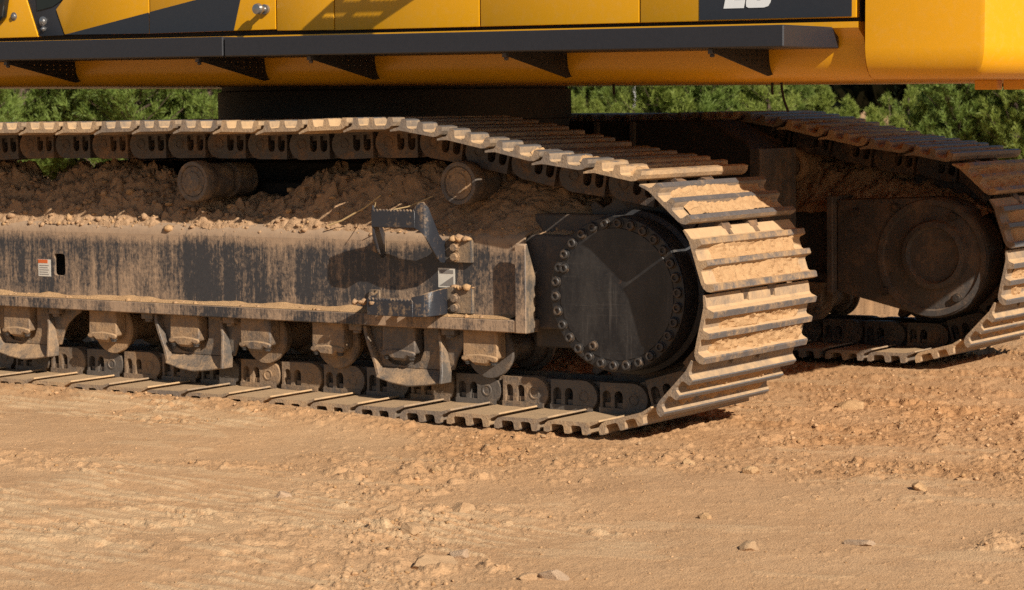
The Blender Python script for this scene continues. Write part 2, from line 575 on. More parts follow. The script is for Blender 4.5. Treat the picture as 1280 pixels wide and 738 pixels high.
def prints(X, Y):
    """bars pressed by grousers: two runs lower left and one by the track; returns bar strength"""
    out = np.zeros_like(X)
    wob, ea, eb = .012 * fbm(X * 3, Y * 3, 2, 201), .14 * fbm(X * 4, Y * 4, 3, 205), .08 * fbm(X * 4, Y * 4, 3, 207)
    brk, gap = .35 * fbm(X * 5, Y * 11, 3, 209), sstep(-.30, .15, fbm(X * 3.1, Y * 9, 3, 211))
    for cx, cy, hx, hy, an, sp, ph in ((-.98, -1.95, .62, .62, .10, .074, .1), (-2.55, -.34, .80, .22, .06, .070, .4), (.15, -1.72, .42, .30, .14, .072, .7), (-.2, -2.6, .6, .3, .1, .075, .2)):
        u = (X - cx) * math.cos(an) - (Y - cy) * math.sin(an)
        w = (X - cx) * math.sin(an) + (Y - cy) * math.cos(an)
        w = w + wob
        reg = sstep(hx * 1.25, hx * .8, np.abs(u) + ea) * sstep(hy * 1.2, hy * .8, np.abs(w) + eb)
        bar = np.abs(((w / sp + ph) % 1.0) - .5) * 2
        out = np.maximum(out, reg * sstep(.40, .62, bar + brk) * gap)
    return out


def ground_z(X, Y, fine=True):
    z = 0.018 + 0.016 * fbm(X * 0.55, Y * 0.55, 3, 1) + 0.007 * fbm(X * 1.8, Y * 1.8, 3, 9)
    near_track = sstep(0.34, 0.0, np.abs(Y - 0.39) - 0.50) * sstep(0.6, 0.15, X)
    lvl = 0.012 + 0.034 * sstep(-0.75, -1.9, X + .2 * fbm(X * 2, Y * 2, 2, 8))
    z = z * (1 - near_track) + lvl * near_track
    z = z + 0.018 * np.exp(-((Y + 0.10) / 0.09) ** 2) * sstep(-0.9, -2.0, X) * (0.6 + 0.7 * fbm(X * 3, Y * 3, 2, 3))
    behind = sstep(.75, 1.2, Y)
    z = z * (1 - .8 * behind) - 0.004 * behind
    if not fine:
        return z
    lo = loose_mask(X, Y)
    pm, s = pale_mask(X, Y)
    comp = np.clip(pm, 0, 1)
    z = z + (0.0015 + 0.0065 * lo) * fbm(X * 5, Y * 5, 4, 51) * (1 - 0.6 * comp)
    # thin pressed flakes with broken edges
    fl = fbm(X * 3.4 + 0.45 * fbm(X * 9, Y * 9, 2, 63), Y * 6.5 + .45 * fbm(X * 6, Y * 6, 2, 65), 4, 61)
    cr = np.exp(-(((X + .55) / .7) ** 2 + ((Y + 2.15) / .5) ** 2))
    z = z + 0.0025 * comp + (0.0006 + .0065 * cr) * sstep(0.0, 0.014, fl) + (0.0004 + .0055 * cr) * sstep(0.24, 0.252, fl)
    pr = prints(X, Y)
    z = z + 0.004 * pr
    for k, (sc, hh, thr) in enumerate(((10, 0.015, 1.04), (20, 0.0105, 0.98), (40, 0.0065, 0.93), (80, 0.0040, 0.90))):
        wx = X + 0.024 * fbm(X * 26, Y * 26, 2, 70 + k)
        wy = Y + 0.024 * fbm(X * 26 + 5, Y * 26, 2, 80 + k)
        d, r = cells(wx * sc, wy * sc, 90 + k)
        lump = np.sqrt(np.clip(1 - (d / (0.26 + 0.34 * r)) ** 2, 0, 1))
        dens = np.clip(thr - (0.36, 0.46, 0.62, 0.66)[k] * lo, 0.05, 1.2)
        z = z + hh * lump * (0.3 + 0.9 * r) * sstep(dens, dens + 0.10, (r * 7.13) % 1.0) * (1 - 0.8 * comp)
    z = z + (0.0010 + 0.0020 * lo) * fbm(X * 34, Y * 34, 3, 111) * (1 - 0.4 * comp)
    return z


def make_ground():
    view = math.atan2(fw.y, fw.x)
    ang = np.concatenate([np.radians(np.arange(-180, -24, 6.0)), np.radians(np.linspace(-24, -16, 40, endpoint=False)),
                          np.radians(np.linspace(-16, 16, 860)), np.radians(np.linspace(16, 24, 41)[1:]), np.radians(np.arange(30, 180.1, 6.0))])
    rad = np.concatenate([np.linspace(0.5, 4.8, 12, endpoint=False), np.linspace(4.8, 9.6, 410, endpoint=False), np.linspace(9.6, 13.5, 130, endpoint=False),
                          13.5 * np.power(900 / 13.5, np.linspace(0, 1, 26))])
    A, R = np.meshgrid(ang + view, rad)
    X = CAMP.x + R * np.cos(A)
    Y = CAMP.y + R * np.sin(A)
    near = sstep(60, 16, R)
    Z = ground_z(X, Y) * near
    nr, na = X.shape
    idx = np.arange(nr * na).reshape(nr, na)
    q = np.stack([idx[:-1, :-1], idx[:-1, 1:], idx[1:, 1:], idx[1:, :-1]], -1).reshape(-1, 4)
    me = bpy.data.meshes.new('ground')
    me.vertices.add(nr * na)
    me.vertices.foreach_set('co', np.stack([X, Y, Z], -1).astype(np.float32).ravel())
    me.loops.add(q.size)
    me.loops.foreach_set('vertex_index', q.astype(np.int32).ravel())
    me.polygons.add(len(q))
    me.polygons.foreach_set('loop_start', np.arange(0, q.size, 4, dtype=np.int32))
    me.polygons.foreach_set('use_smooth', np.ones(len(q), dtype=bool))
    me.update()
    pm, _ = pale_mask(X, Y)
    pm = np.clip(.55 * pm + 1.0 * prints(X, Y), 0, 1.2)
    lo = loose_mask(X, Y)
    for nm, dat in (('pale', pm * near), ('moist', lo * sstep(-1.4, -0.2, Y - 0.25 * X) * near)):
        a = me.attributes.new(nm, 'FLOAT', 'POINT')
        a.data.foreach_set('value', dat.astype(np.float32).ravel())
    me.materials.append(MAT['ground'])
    me.validate()
    return tag(link_obj('ground', me), kind='structure')


GROUND = make_ground()


def gz(x, y):
    return float(ground_z(np.array([x], float), np.array([y], float))[0])


ICO = None


def ico_base():
    global ICO
    if ICO is None:
        bm = bmesh.new()
        bmesh.ops.create_icosphere(bm, subdivisions=1, radius=1)
        v = np.array([p.co[:] for p in bm.verts])
        f = np.array([[q.index for q in t.verts] for t in bm.faces])
        bm.free()
        ICO = (v, f)
    return ICO


def joined_lumps(name, pts, sizes, mats, rough=0.3, flat=0.7, seed=3):
    """many small angular lumps as one mesh"""
    rg = np.random.default_rng(seed)
    v, f = ico_base()
    v = v[:12] if len(v) == 12 else v
    n = len(pts)
    V = np.repeat(v[None], n, 0) * (1 + rough * rg.uniform(-1, 1, (n, len(v), 1)))
    V = V * (sizes[:, None, None] * rg.uniform(0.65, 1.3, (n, 1, 3)))
    V[:, :, 2] *= flat
    a = rg.uniform(0, 2 * PI, n)
    ca, sa = np.cos(a)[:, None], np.sin(a)[:, None]
    x, y = V[:, :, 0] * ca - V[:, :, 1] * sa, V[:, :, 0] * sa + V[:, :, 1] * ca
    V = np.stack([x, y, V[:, :, 2]], -1) + pts[:, None, :]
    F = (f[None] + (np.arange(n) * len(v))[:, None, None]).reshape(-1, 3)
    me = bpy.data.meshes.new(name)
    me.vertices.add(V.shape[0] * V.shape[1])
    me.vertices.foreach_set('co', V.astype(np.float32).ravel())
    me.loops.add(F.size)
    me.loops.foreach_set('vertex_index', F.astype(np.int32).ravel())
    me.polygons.add(len(F))
    me.polygons.foreach_set('loop_start', np.arange(0, F.size, 3, dtype=np.int32))
    me.polygons.foreach_set('material_index', np.repeat(rg.integers(0, len(mats), n), len(f)).astype(np.int32))
    for m in mats:
        me.materials.append(MAT[m])
    me.update()
    me.validate()
    return link_obj(name, me)


def scatter_pebbles():
    rg = np.random.default_rng(21)
    n = 120000
    r = rg.uniform(4.9, 13, n)
    a = math.atan2(fw.y, fw.x) + np.radians(rg.uniform(-17, 17, n))
    X, Y = CAMP.x + r * np.cos(a), CAMP.y + r * np.sin(a)
    lo = loose_mask(X, Y)
    pm, _ = pale_mask(X, Y)
    keep = rg.uniform(0, 1, n) < (0.07 + 0.42 * lo ** 1.4) * (1 - 0.7 * pm)
    keep &= ~((Y > 0.0) & (Y < 0.8) & (X < 0.02))
    X, Y = X[keep], Y[keep]
    s = 0.0018 + 0.0090 * rg.power(0.15, len(X)) * np.clip(.35 + lo[keep], 0, 1)
    Z = ground_z(X, Y) + s * 0.15
    o = joined_lumps('loose_pebbles', np.stack([X, Y, Z], -1), s, ['stone', 'ground', 'clod', 'ground', 'clod'], 0.38, 0.75, 4)
    tag(o, 'loose small pebbles and crumbs of soil strewn over the tan ground', 'pebbles', kind='stuff')


scatter_pebbles()


def rock(name, x, y, size, flat, mat, label, seed, sink=0.42, cat='stone', group=None):
    rg = np.random.default_rng(seed)
    bm = bmesh.new()
    bmesh.ops.create_icosphere(bm, subdivisions=4, radius=1)
    nrm = rg.normal(size=(14, 3))
    nrm /= np.linalg.norm(nrm, axis=1)[:, None]
    off = rg.uniform(0.45, 0.85, 14)
    p = np.array([v.co[:] for v in bm.verts])
    for k in range(14):
        d = np.clip(p @ nrm[k] - off[k], 0, None)
        p = p - nrm[k] * d[:, None]
    p = p * (1.25 + 0.11 * fbm(p[:, 0] * 2.5 + seed, p[:, 1] * 2.5 + p[:, 2] * 1.7, 3, seed))[:, None]
    for v, c in zip(bm.verts, p):
        v.co = Vector(c)
    sc = rg.uniform(0.8, 1.2, 3)
    for v in bm.verts:
        v.co = Vector((v.co.x * size * sc[0] * 1.2, v.co.y * size * sc[1], v.co.z * size * flat))
    me = bpy.data.meshes.new(name)
    bm.to_mesh(me)
    bm.free()
    me.materials.append(MAT[mat])
    me.polygons.foreach_set('use_smooth', [True] * len(me.polygons))
    me.set_sharp_from_angle(angle=math.radians(18))
    o = link_obj(name, me, None, Matrix.Translation((x, y, gz(x, y) + size * flat * (1 - 2 * sink) * 0.5)) @ Matrix.Rotation(rg.uniform(0, 6.28), 4, 'Z'))
    return tag(o, label, cat, group)


G1 = 'stones lying on the tan ground'
rock('stone', -0.029, -1.468, 0.030, 0.75, 'stone', 'brown stone alone on the bare ground below the last roller', 1, group=G1)
rock('stone', 0.395, -2.200, 0.046, 0.62, 'stone', 'largest rounded stone of the cluster at the bottom centre', 2, group=G1)
rock('stone', 0.385, -2.065, 0.026, 0.85, 'greystone', 'angular stone leaning behind the largest rounded stone at the bottom centre', 3, group=G1)
rock('stone', 0.763, -2.187, 0.026, 0.9, 'greystone', 'pale upright stone at the bottom edge of the picture', 4, group=G1)
rock('stone', 0.720, -2.235, 0.020, 0.6, 'stone', 'small dark stone in front of the pale upright stone at the bottom edge', 5, group=G1)
rock('stone', 1.206, -1.361, 0.034, 0.42, 'greystone', 'flat pale stone alone at the lower right', 6, group=G1)
rock('stone', 0.999, -1.589, 0.024, 0.7, 'stone', 'rounded stone lying left of the flat pale stone', 7, group=G1)
rock('stone', -0.654, -1.532, 0.024, 0.75, 'greystone', 'pale rounded stone in the crumbly band at the left of centre', 8, group=G1)
rock('stone', -0.235, -1.56, 0.022, 0.8, 'stone', 'small stone left of the brown stone below the last roller', 9, group=G1)
rock('stone', 0.075, -1.86, 0.028, 0.6, 'stone', 'half buried brown stone between the two stone clusters', 10, group=G1)
rock('soil_clod', 0.36, -0.40, 0.022, 0.8, 'dirt', 'clod of orange soil on the churned ground right of the near track', 12, cat='clod')
rock('soil_clod', 0.10, -0.36, 0.026, 0.7, 'dirt', 'larger clod of soil in front of the rear end of the near track', 13, cat='clod')
rock('soil_clod', 0.95, -0.42, 0.027, 0.8, 'dirt', 'clod of soil on the churned ground at the right edge', 14, cat='clod')
rock('soil_clod', -0.12, 1.30, 0.041, 0.6, 'dirt', 'big clod of soil on the ground between the two tracks', 15, cat='clod')
rock('soil_clod', 0.62, -1.18, 0.020, 0.8, 'dirt', 'small clod on the smooth ground right of centre', 16, cat='clod')
rock('soil_clod', -0.50, -0.95, 0.022, 0.8, 'dirt', 'small clod on the smooth ground in front of the last rollers', 17, cat='clod')

# ------------------------------------------------------------------ excavator root
EXC = bpy.data.objects.new('excavator', None)
COL.objects.link(EXC)
EXC.matrix_basis = Matrix.Translation((-2.7, 1.75, 0.02))
tag(EXC, 'yellow crawler excavator with black catwalk and two dusty steel tracks', 'excavator')

# ------------------------------------------------------------------ track path
PITCH = 0.216
SX, SZ, SR = -0.485, 0.523, 0.4067
IZ, IR = 0.496, 0.38


def path_pts(xi):
    pts = []
    for a in np.linspace(-90, 101.5, 120):
        pts.append((SX + SR * math.cos(math.radians(a)), SZ + SR * math.sin(math.radians(a))))
    ctrl = [pts[-1], (-0.86, 0.984), (-1.12, 1.039), (-1.28, 1.070), (-1.42, 1.082), (-1.62, 1.079), (-2.0, 1.071), (-2.5, 1.077), (-3.0, 1.073), (-3.6, 1.071),
            (-4.1, 1.035), (xi + 0.28, 0.94), (xi + 0.03, IZ + IR)]
    P = [ctrl[0]] + ctrl + [(xi - 0.15, IZ + IR - 0.03)]
    for i in range(1, len(P) - 2):
        p0, p1, p2, p3 = [np.array(q) for q in P[i - 1:i + 3]]
        for t in np.linspace(0, 1, 24)[1:]:
            pts.append(tuple(0.5 * (2 * p1 + (p2 - p0) * t + (2 * p0 - 5 * p1 + 4 * p2 - p3) * t * t + (3 * p1 - p0 - 3 * p2 + p3) * t ** 3)))
    for a in np.linspace(90, 270, 100)[1:]:
        pts.append((xi + IR * math.cos(math.radians(a)), IZ + IR * math.sin(math.radians(a))))
    for t in np.linspace(0, 1, 200)[1:]:
        pts.append((xi + (SX - xi) * t, IZ - IR))
    return np.array(pts)


def march(xi):
    P = path_pts(xi)
    pins = [P[0]]
    i = 0
    cur = P[0]
    while True:
        j = i + 1
        while j < len(P) and np.hypot(*(P[j] - cur)) < PITCH:
            j += 1
        if j >= len(P):
            break
        a, b = P[j - 1], P[j]
        lo_, hi_ = 0.0, 1.0
        for _ in range(30):
            m = (lo_ + hi_) / 2
            if np.hypot(*(a + (b - a) * m - cur)) < PITCH:
                lo_ = m
            else:
                hi_ = m
        cur = a + (b - a) * hi_
        pins.append(cur)
        i = j - 1
    return np.array(pins), np.hypot(*(P[-1] - pins[-1]))


xi = -4.92
for _ in range(40):
    pins, rest = march(xi)
    xi += rest / 2 * 0.7 if rest < PITCH / 2 and rest > 1e-4 else (-(PITCH - rest) / 2 * 0.7 if rest > PITCH / 2 else 0)
pins, rest = march(xi)
if rest > PITCH / 2:
    NL = len(pins)
else:
    pins = pins[:-1]
    NL = len(pins)

SHW = 0.778
NEARY, FARY = 0.389, 3.07


def shoe_mesh(seed):
    rg = np.random.default_rng(seed)
    prof = [(.122, .031), (.100, .037), (.080, .042), (-.075, .042), (-.092, .046), (-.105, .055), (-.112, .070), (-.111, .086), (-.092, .088), (-.087, .084), (-.081, .063), (-.074, .056),
            (-.034, .056), (-.027, .062), (-.0235, .084), (-.021, .088), (-.003, .088), (-.0005, .084), (.003, .062), (.010, .056),
            (.042, .056), (.049, .062), (.0525, .084), (.055, .088), (.074, .088), (.0765, .084), (.080, .062), (.087, .053), (.106, .046), (.124, .037)]
    n = len(prof)
    mb = MB()
    H = SHW / 2
    ys = [(-H, 0), (-.118, 0), (-.118, 1), (-.082, 1), (-.082, 0), (.082, 0), (.082, 1), (.118, 1), (.118, 0), (H, 0)]
    rings = []
    for y, cut in ys:
        ring = []
        for (x, z) in prof:
            if cut and x > .09:
                x = .089
            e = 0.0
            if abs(abs(y) - H) < 1e-6 and z > .08:
                z -= .001
            ring.append((x, y, z))
        rings.append(ring)
    vs = [p for r in rings for p in r]
    fs, ms = [], []
    tips = {7, 8, 15, 24, 14, 16, 23}
    tipset = {7, 15, 23}
    for j in range(len(rings) - 1):
        for k in range(n):
            k2 = (k + 1) % n
            fs.append((j * n + k, j * n + k2, (j + 1) * n + k2, (j + 1) * n + k))
            ms.append(1 if k in (7, 8, 14, 15, 16, 22, 23, 24) else 0)
    fs.append(tuple(range(n)))
    ms.append(0)
    fs.append(tuple(range((len(rings) - 1) * n, len(rings) * n)))
    ms.append(0)
    mb.add(vs, fs)
    mb.m = ms
    # soil pressed between the grousers
    for (xa, xb) in ((-.086, -.022), (-.001, .054)):
        nx, ny = 9, 70
        y0, y1 = -H + rg.uniform(.02, .06), H - rg.uniform(.055, .10)
        gx, gy = np.meshgrid(np.linspace(xa, xb, nx), np.linspace(y0, y1, ny))
        lv = rg.uniform(.064, .074) + 0.013 * np.clip(fbm(gy * 5 + seed * 9.1, gx * 5 + xa * 50, 2, seed), -1, 1)
        gzv = lv + 0.009 * fbm(gx * 36, gy * 36 + seed * 3.3, 4, seed + 5, .6)
        edge = np.minimum(np.abs(gy - y0), np.abs(gy - y1))
        gzv = np.where(edge < 0.03, gzv - (0.03 - edge) * rg.uniform(0.5, 0.9), gzv)
        ex = np.minimum(gx - xa, xb - gx)
        gzv = np.clip(gzv + np.where(ex < .008, .003, 0), .05, .087)
        o = [(a, b, c) for a, b, c in zip(gx.ravel(), gy.ravel(), gzv.ravel())]
        q = [(j * nx + i, j * nx + i + 1, (j + 1) * nx + i + 1, (j + 1) * nx + i) for j in range(ny - 1) for i in range(nx - 1)]
        mb.add(o, q, 2)
    me = bpy.data.meshes.new('track_shoe')
    me.from_pydata(mb.v, [], mb.f)
    for m in ('shoe', 'tip', 'dirt'):
        me.materials.append(MAT[m])
    me.polygons.foreach_set('material_index', mb.m)
    bm = bmesh.new()
    bm.from_mesh(me)
    bmesh.ops.remove_doubles(bm, verts=bm.verts, dist=1e-5)
    bmesh.ops.recalc_face_normals(bm, faces=[f for f in bm.faces if f.material_index < 2])
    for f in bm.faces:
        if f.material_index == 2 and f.normal.z < 0:
            f.normal_flip()
    bm.to_mesh(me)
    bm.free()
    me.polygons.foreach_set('use_smooth', [True] * len(me.polygons))
    me.set_sharp_from_angle(angle=math.radians(24))
    return me


def arch(xc, hw, z0, z1, n=5):
    """window of a link: arched towards the rail (negative z)"""
    pts = [(xc - hw, z1), (xc - hw, z0 + hw)]
    for k in range(1, n):
        a = PI - PI * k / n
        pts.append((xc + hw * math.cos(a), z0 + hw - hw * math.sin(a)))
    pts += [(xc + hw, z0 + hw), (xc + hw, z1)]
    return pts


def link_mesh(mat):
    mb = MB()
    out = []
    for k in range(9):
        a = math.radians(-100 + 25 * k)
        out.append((.108 + .056 * math.cos(a) * 0.9, .012 * 0 + .058 * math.sin(a)))
    body = [(-.118, -.072), (.09, -.078), (.13, -.070), (.155, -.045), (.164, -.012), (.160, .018), (.142, .038), (.120, .0418), (-.100, .0418), (-.142, .024), (-.155, -.01), (-.148, -.045)]
    holes = [list(reversed(arch(-.006, .0175, -.042, .030))), list(reversed(arch(.046, .0175, -.042, .030)))]
    tail = [(-.118, -.066), (-.010, -.068), (-.010, .0418), (-.100, .0418), (-.142, .024), (-.155, -.01), (-.148, -.045)]
    head = [(-.034, -.070), (.104, -.072)] + [(.106 + .063 * math.cos(t), -.014 + .058 * math.sin(t)) for t in np.linspace(-PI / 2, PI / 2, 12)] + [(.100, .0416), (-.034, .0416)]
    for sg in (1, -1):
        ya, yb, y2 = sg * .075, sg * .098, sg * .128
        mb.prism(tail, min(ya, yb), max(ya, yb), 'y')
        mb.prism(head, min(ya - sg * .004, y2), max(ya - sg * .004, y2), 'y', holes)
        mb.lathe([(.023, 0), (.022, sg * .0035), (.017, sg * .004), (.015, sg * .001), (.0, sg * .002)], (.108, y2 - sg * .001, -.012), 'y', 18)
        mb.prism([(-.036, .022), (.150, .022), (.150, .0414), (-.036, .0414)], min(y2 - sg * .001, sg * .131), max(y2 - sg * .001, sg * .131), 'y')
        for xc in (-.006, .046):
            mb.prism([(xc - .0125, .004), (xc + .0125, .004), (xc + .0125, .034), (xc - .0125, .034)], min(sg * .085, sg * .117), max(sg * .085, sg * .117), 'y')
    mb.lathe([(.030, -.08), (.030, .08)], (.108, 0, 0), 'y', 14)
    return mb.mesh('track_link', [mat], 0.0045, 30, 2)


SHOES = [shoe_mesh(s) for s in range(7)]
LINKS = [link_mesh('link'), link_mesh('linkb')]


def make_track(yc, label):
    root = bpy.data.objects.new('crawler_track', None)
    COL.objects.link(root)
    root.matrix_basis = Matrix.Translation((-2.7, yc, 0.03))
    root.parent = EXC
    root.matrix_parent_inverse = EXC.matrix_basis.inverted()
    root['label'] = label
    rg = random.Random(int(yc * 100))
    for k in range(NL):
        a, b = pins[k], pins[(k + 1) % NL]
        t = (b - a) / np.hypot(*(b - a))
        nn = np.array((t[1], -t[0]))
        mid = (a + b) / 2
        X, Z = Vector((t[0], 0, t[1])), Vector((nn[0], 0, nn[1]))
        Yv = Z.cross(X)
        M = Matrix(((X.x, Yv.x, Z.x, mid[0]), (X.y, Yv.y, Z.y, yc), (X.z, Yv.z, Z.z, mid[1]), (0, 0, 0, 1)))
        J = Matrix.Rotation(math.radians(rg.uniform(-.5, .5)), 4, 'Y') @ Matrix.Translation((rg.uniform(-.0015, .0015), rg.uniform(-.004, .004), 0))
        link_obj('track_shoe', SHOES[rg.randrange(len(SHOES))], root, M @ J)
        lm = LINKS[0]
        if yc < 1 and mid[1] < .3:
            lm = LINKS[1]
        link_obj('track_link', lm, root, M)
    return root


make_track(NEARY, 'dusty near crawler track lit by the sun')
make_track(FARY, 'far crawler track in the shade')

# ------------------------------------------------------------------ near undercarriage
X0F, X1F = -4.55, -0.93


def track_frame_near():
    mb = MB()
    # box beam behind the side plate: floor flange, top, inner side
    mb.box(X0F, -.875, .14, .24, .365, .413)
    mb.box(X0F, -.93, .30, .60, .3651, .72)
    fr = part('track_frame', mb, 'frame', EXC, .004)
    sp = MB()
    hx0, hx1, hz0, hz1 = -3.343, -3.275, .503, .597
    h = []
    for cx, cz, a0 in ((hx1 - .015, hz1 - .015, 0), (hx0 + .015, hz1 - .015, 90), (hx0 + .015, hz0 + .015, 180), (hx1 - .015, hz0 + .015, 270)):
        for k in range(4):
            a = math.radians(a0 + 30 * k)
            h.append((cx + .015 * math.cos(a), cz + .015 * math.sin(a)))
    sp.prism([(X0F, .4132), (-.917, .4132), (-.917, .690), (X0F, .690)], .200, .214, 'y', [h])
    part('side_plate', sp, 'frame', fr)
    tp = MB()
    sec = [(.200, .6902), (.202, .705), (.209, .720), (.222, .732), (.30, .750), (.62, .80), (.62, .79), (.30, .738), (.226, .722), (.216, .714), (.214, .6902)]
    tp.prism(sec, X0F, -.917, 'x')
    part('top_plate', tp, 'frame', fr)
    po = MB()
    po.prism([(.136, .3648), (.136, .694), (.150, .698), (.205, .575), (.1985, .3648)], -.916, -.868, 'x')
    po.m[1] = 1
    part('end_post', po, ['frame', 'post_dirt'], fr, .003)
    inn = MB()
    inn.box(-.935, -.62, .30, .58, .30, .80)
    inn.box(-1.0, -.60, .24, .30, .375, .725)
    part('drive_mount', inn, 'inner', fr, .006)
    # decals
    d = MB().box(-1.309, -1.231, .1985, .1997, .519, .593)
    o = part('warning_decal', d, 'white', fr)
    o['label'] = 'worn white warning decal between the two access steps'
    d = MB().prism([(-1.302, .526), (-1.238, .526), (-1.238, .563)], .1975, .1984, 'y')
    d.prism([(-1.302, .572), (-1.238, .572), (-1.238, .586), (-1.302, .586)], .1975, .1984, 'y')
    part('decal_print', d, 'grey', fr)
    d = MB().box(-3.435, -3.361, .1985, .1997, .497, .570)
    o = part('warning_decal', d, 'white', fr)
    o['label'] = 'white decal with an orange top beside the oval hole'
    part('decal_band', MB().box(-3.434, -3.378, .1975, .1984, .554, .569), 'orange', fr)
    dp = MB()
    for k in range(5):
        dp.box(-3.428, -3.372 - .006 * (k % 2), .1978, .1984, .542 - k * .0095, .5455 - k * .0095)
    part('decal_print', dp, 'grey', fr)['kind'] = 'stuff'
    return fr


FR = track_frame_near()


def hexbolt(mb, x, y, z, r, h, ax='y'):
    mb.lathe([(r * 1.35, 0), (r * 1.35, h * .25), (r, h * .25), (r, h), (0, h * 1.02)] if h > 0 else [(r * 1.35, 0), (r * 1.35, h * .25), (r, h * .25), (r, h), (0, h * 1.02)], (x, y, z), ax, 6 if r > .02 else 8)


def access_steps():
    th = .010
    n = 26

    def step(left, right, x0, x1, zb, zt, lug, lug2):
        mb = MB()
        mb.band(left, th)
        mb.band(right, th)
        top = []
        for k in range(n + 1):
            top.append((x0 + (x1 - x0) * k / n, zt if k % 2 else zt - .009))
        mb.prism([(x0, zb), (x1, zb)] + list(reversed(top)), .050, .0605, 'y')
        mb.box(*lug, 1)
        mb.box(*lug2, 1)
        return part('access_step', mb, ['plate', 'post_dirt'], EXC, .002)
    o = step([(-1.575, .187, .640, .705), (-1.555, .178, .632, .720), (-1.540, .145, .628, .745), (-1.526, .095, .655, .800), (-1.514, .058, .715, .832), (-1.508, .052, .735, .835)],
             [(-1.312, .051, .750, .826), (-1.290, .0505, .742, .846), (-1.268, .056, .722, .850), (-1.256, .072, .690, .828), (-1.250, .098, .655, .775), (-1.250, .130, .622, .722), (-1.254, .160, .614, .700), (-1.262, .186, .614, .700)],
             -1.512, -1.306, .751, .822, (-1.262, -1.142, .180, .199, .616, .706), (-1.60, -1.555, .184, .199, .645, .70))
    for z in (.674, .638):
        b = MB()
        hexbolt(b, -1.214, .181, z, .0145, -.018)
        part('bolt', b, 'cap', o)
    for z in (.690, .660):
        b = MB()
        hexbolt(b, -1.590, .185, z, .012, -.014)
        part('bolt', b, 'cap', o)
    o2 = step([(-1.615, .187, .432, .500), (-1.590, .176, .428, .498), (-1.568, .130, .420, .490), (-1.548, .075, .414, .487), (-1.535, .055, .414, .486)],
              [(-1.330, .051, .416, .490), (-1.285, .053, .416, .500), (-1.258, .066, .418, .510), (-1.244, .098, .420, .516), (-1.240, .135, .421, .520), (-1.246, .165, .421, .520), (-1.256, .186, .421, .520)],
              -1.540, -1.322, .415, .484, (-1.258, -1.142, .180, .1995, .424, .522), (-1.632, -1.585, .184, .1995, .43, .50))
    for z in (.481, .445):
        b = MB()
        hexbolt(b, -1.216, .181, z, .0145, -.018)
        part('bolt', b, 'cap', o2)
    for z in (.480, .447):
        b = MB()
        hexbolt(b, -1.614, .185, z, .011, -.012)
        part('bolt', b, 'cap', o2)


access_steps()


def track_roller(x, yc, sgn, near):
    """bottom roller under the beam with the axle cap that carries it"""
    zc = .284
    mb = MB()
    pr = [(.03, -.150), (.105, -.150), (.108, -.140), (.106, -.132), (.088, -.128), (.086, -.085), (.06, -.075), (.06, .075), (.086, .085), (.088, .128), (.106, .132), (.108, .140), (.105, .150), (.03, .150)]
    mb.lathe(pr, (x, yc, zc), 'y', 36)
    o = part('track_roller', mb, 'cap', EXC, ang=30)
    ya = yc - sgn * .152
    yb = yc - sgn * .212
    poly = [(-.078, .3655), (-.080, .268), (-.074, .257), (-.052, .254), (-.040, .243), (-.026, .233), (.026, .231), (.042, .241), (.054, .254), (.074, .257), (.080, .268), (.078, .3655)]
    c = MB().prism([(x + px, pz) for px, pz in poly], min(ya, yb), max(ya, yb), 'y')
    lip = [(-.083, .266), (-.083, .251), (-.062, .244), (-.046, .251), (-.032, .239), (.032, .237), (.046, .251), (.062, .244), (.083, .251), (.083, .266), (.05, .272), (0, .276), (-.05, .272)]
    y_a, y_b = yb + sgn * .004, yb - sgn * .008
    c.prism([(x + px, pz) for px, pz in lip], min(y_a, y_b), max(y_a, y_b), 'y')
    part('axle_cap', c, 'cap', o, .005)
    for dx in (-.058, .058):
        b = MB()
        hexbolt(b, x + dx, yc - sgn * .205, .246, .012, -.011, 'z')
        part('bolt', b, 'bolt', o)
    return o


ROLL = [-1.105, -1.488, -1.835, -2.205, -2.585, -3.045, -3.555, -3.98, -4.36]
for x in ROLL:
    track_roller(x, NEARY, 1, True)


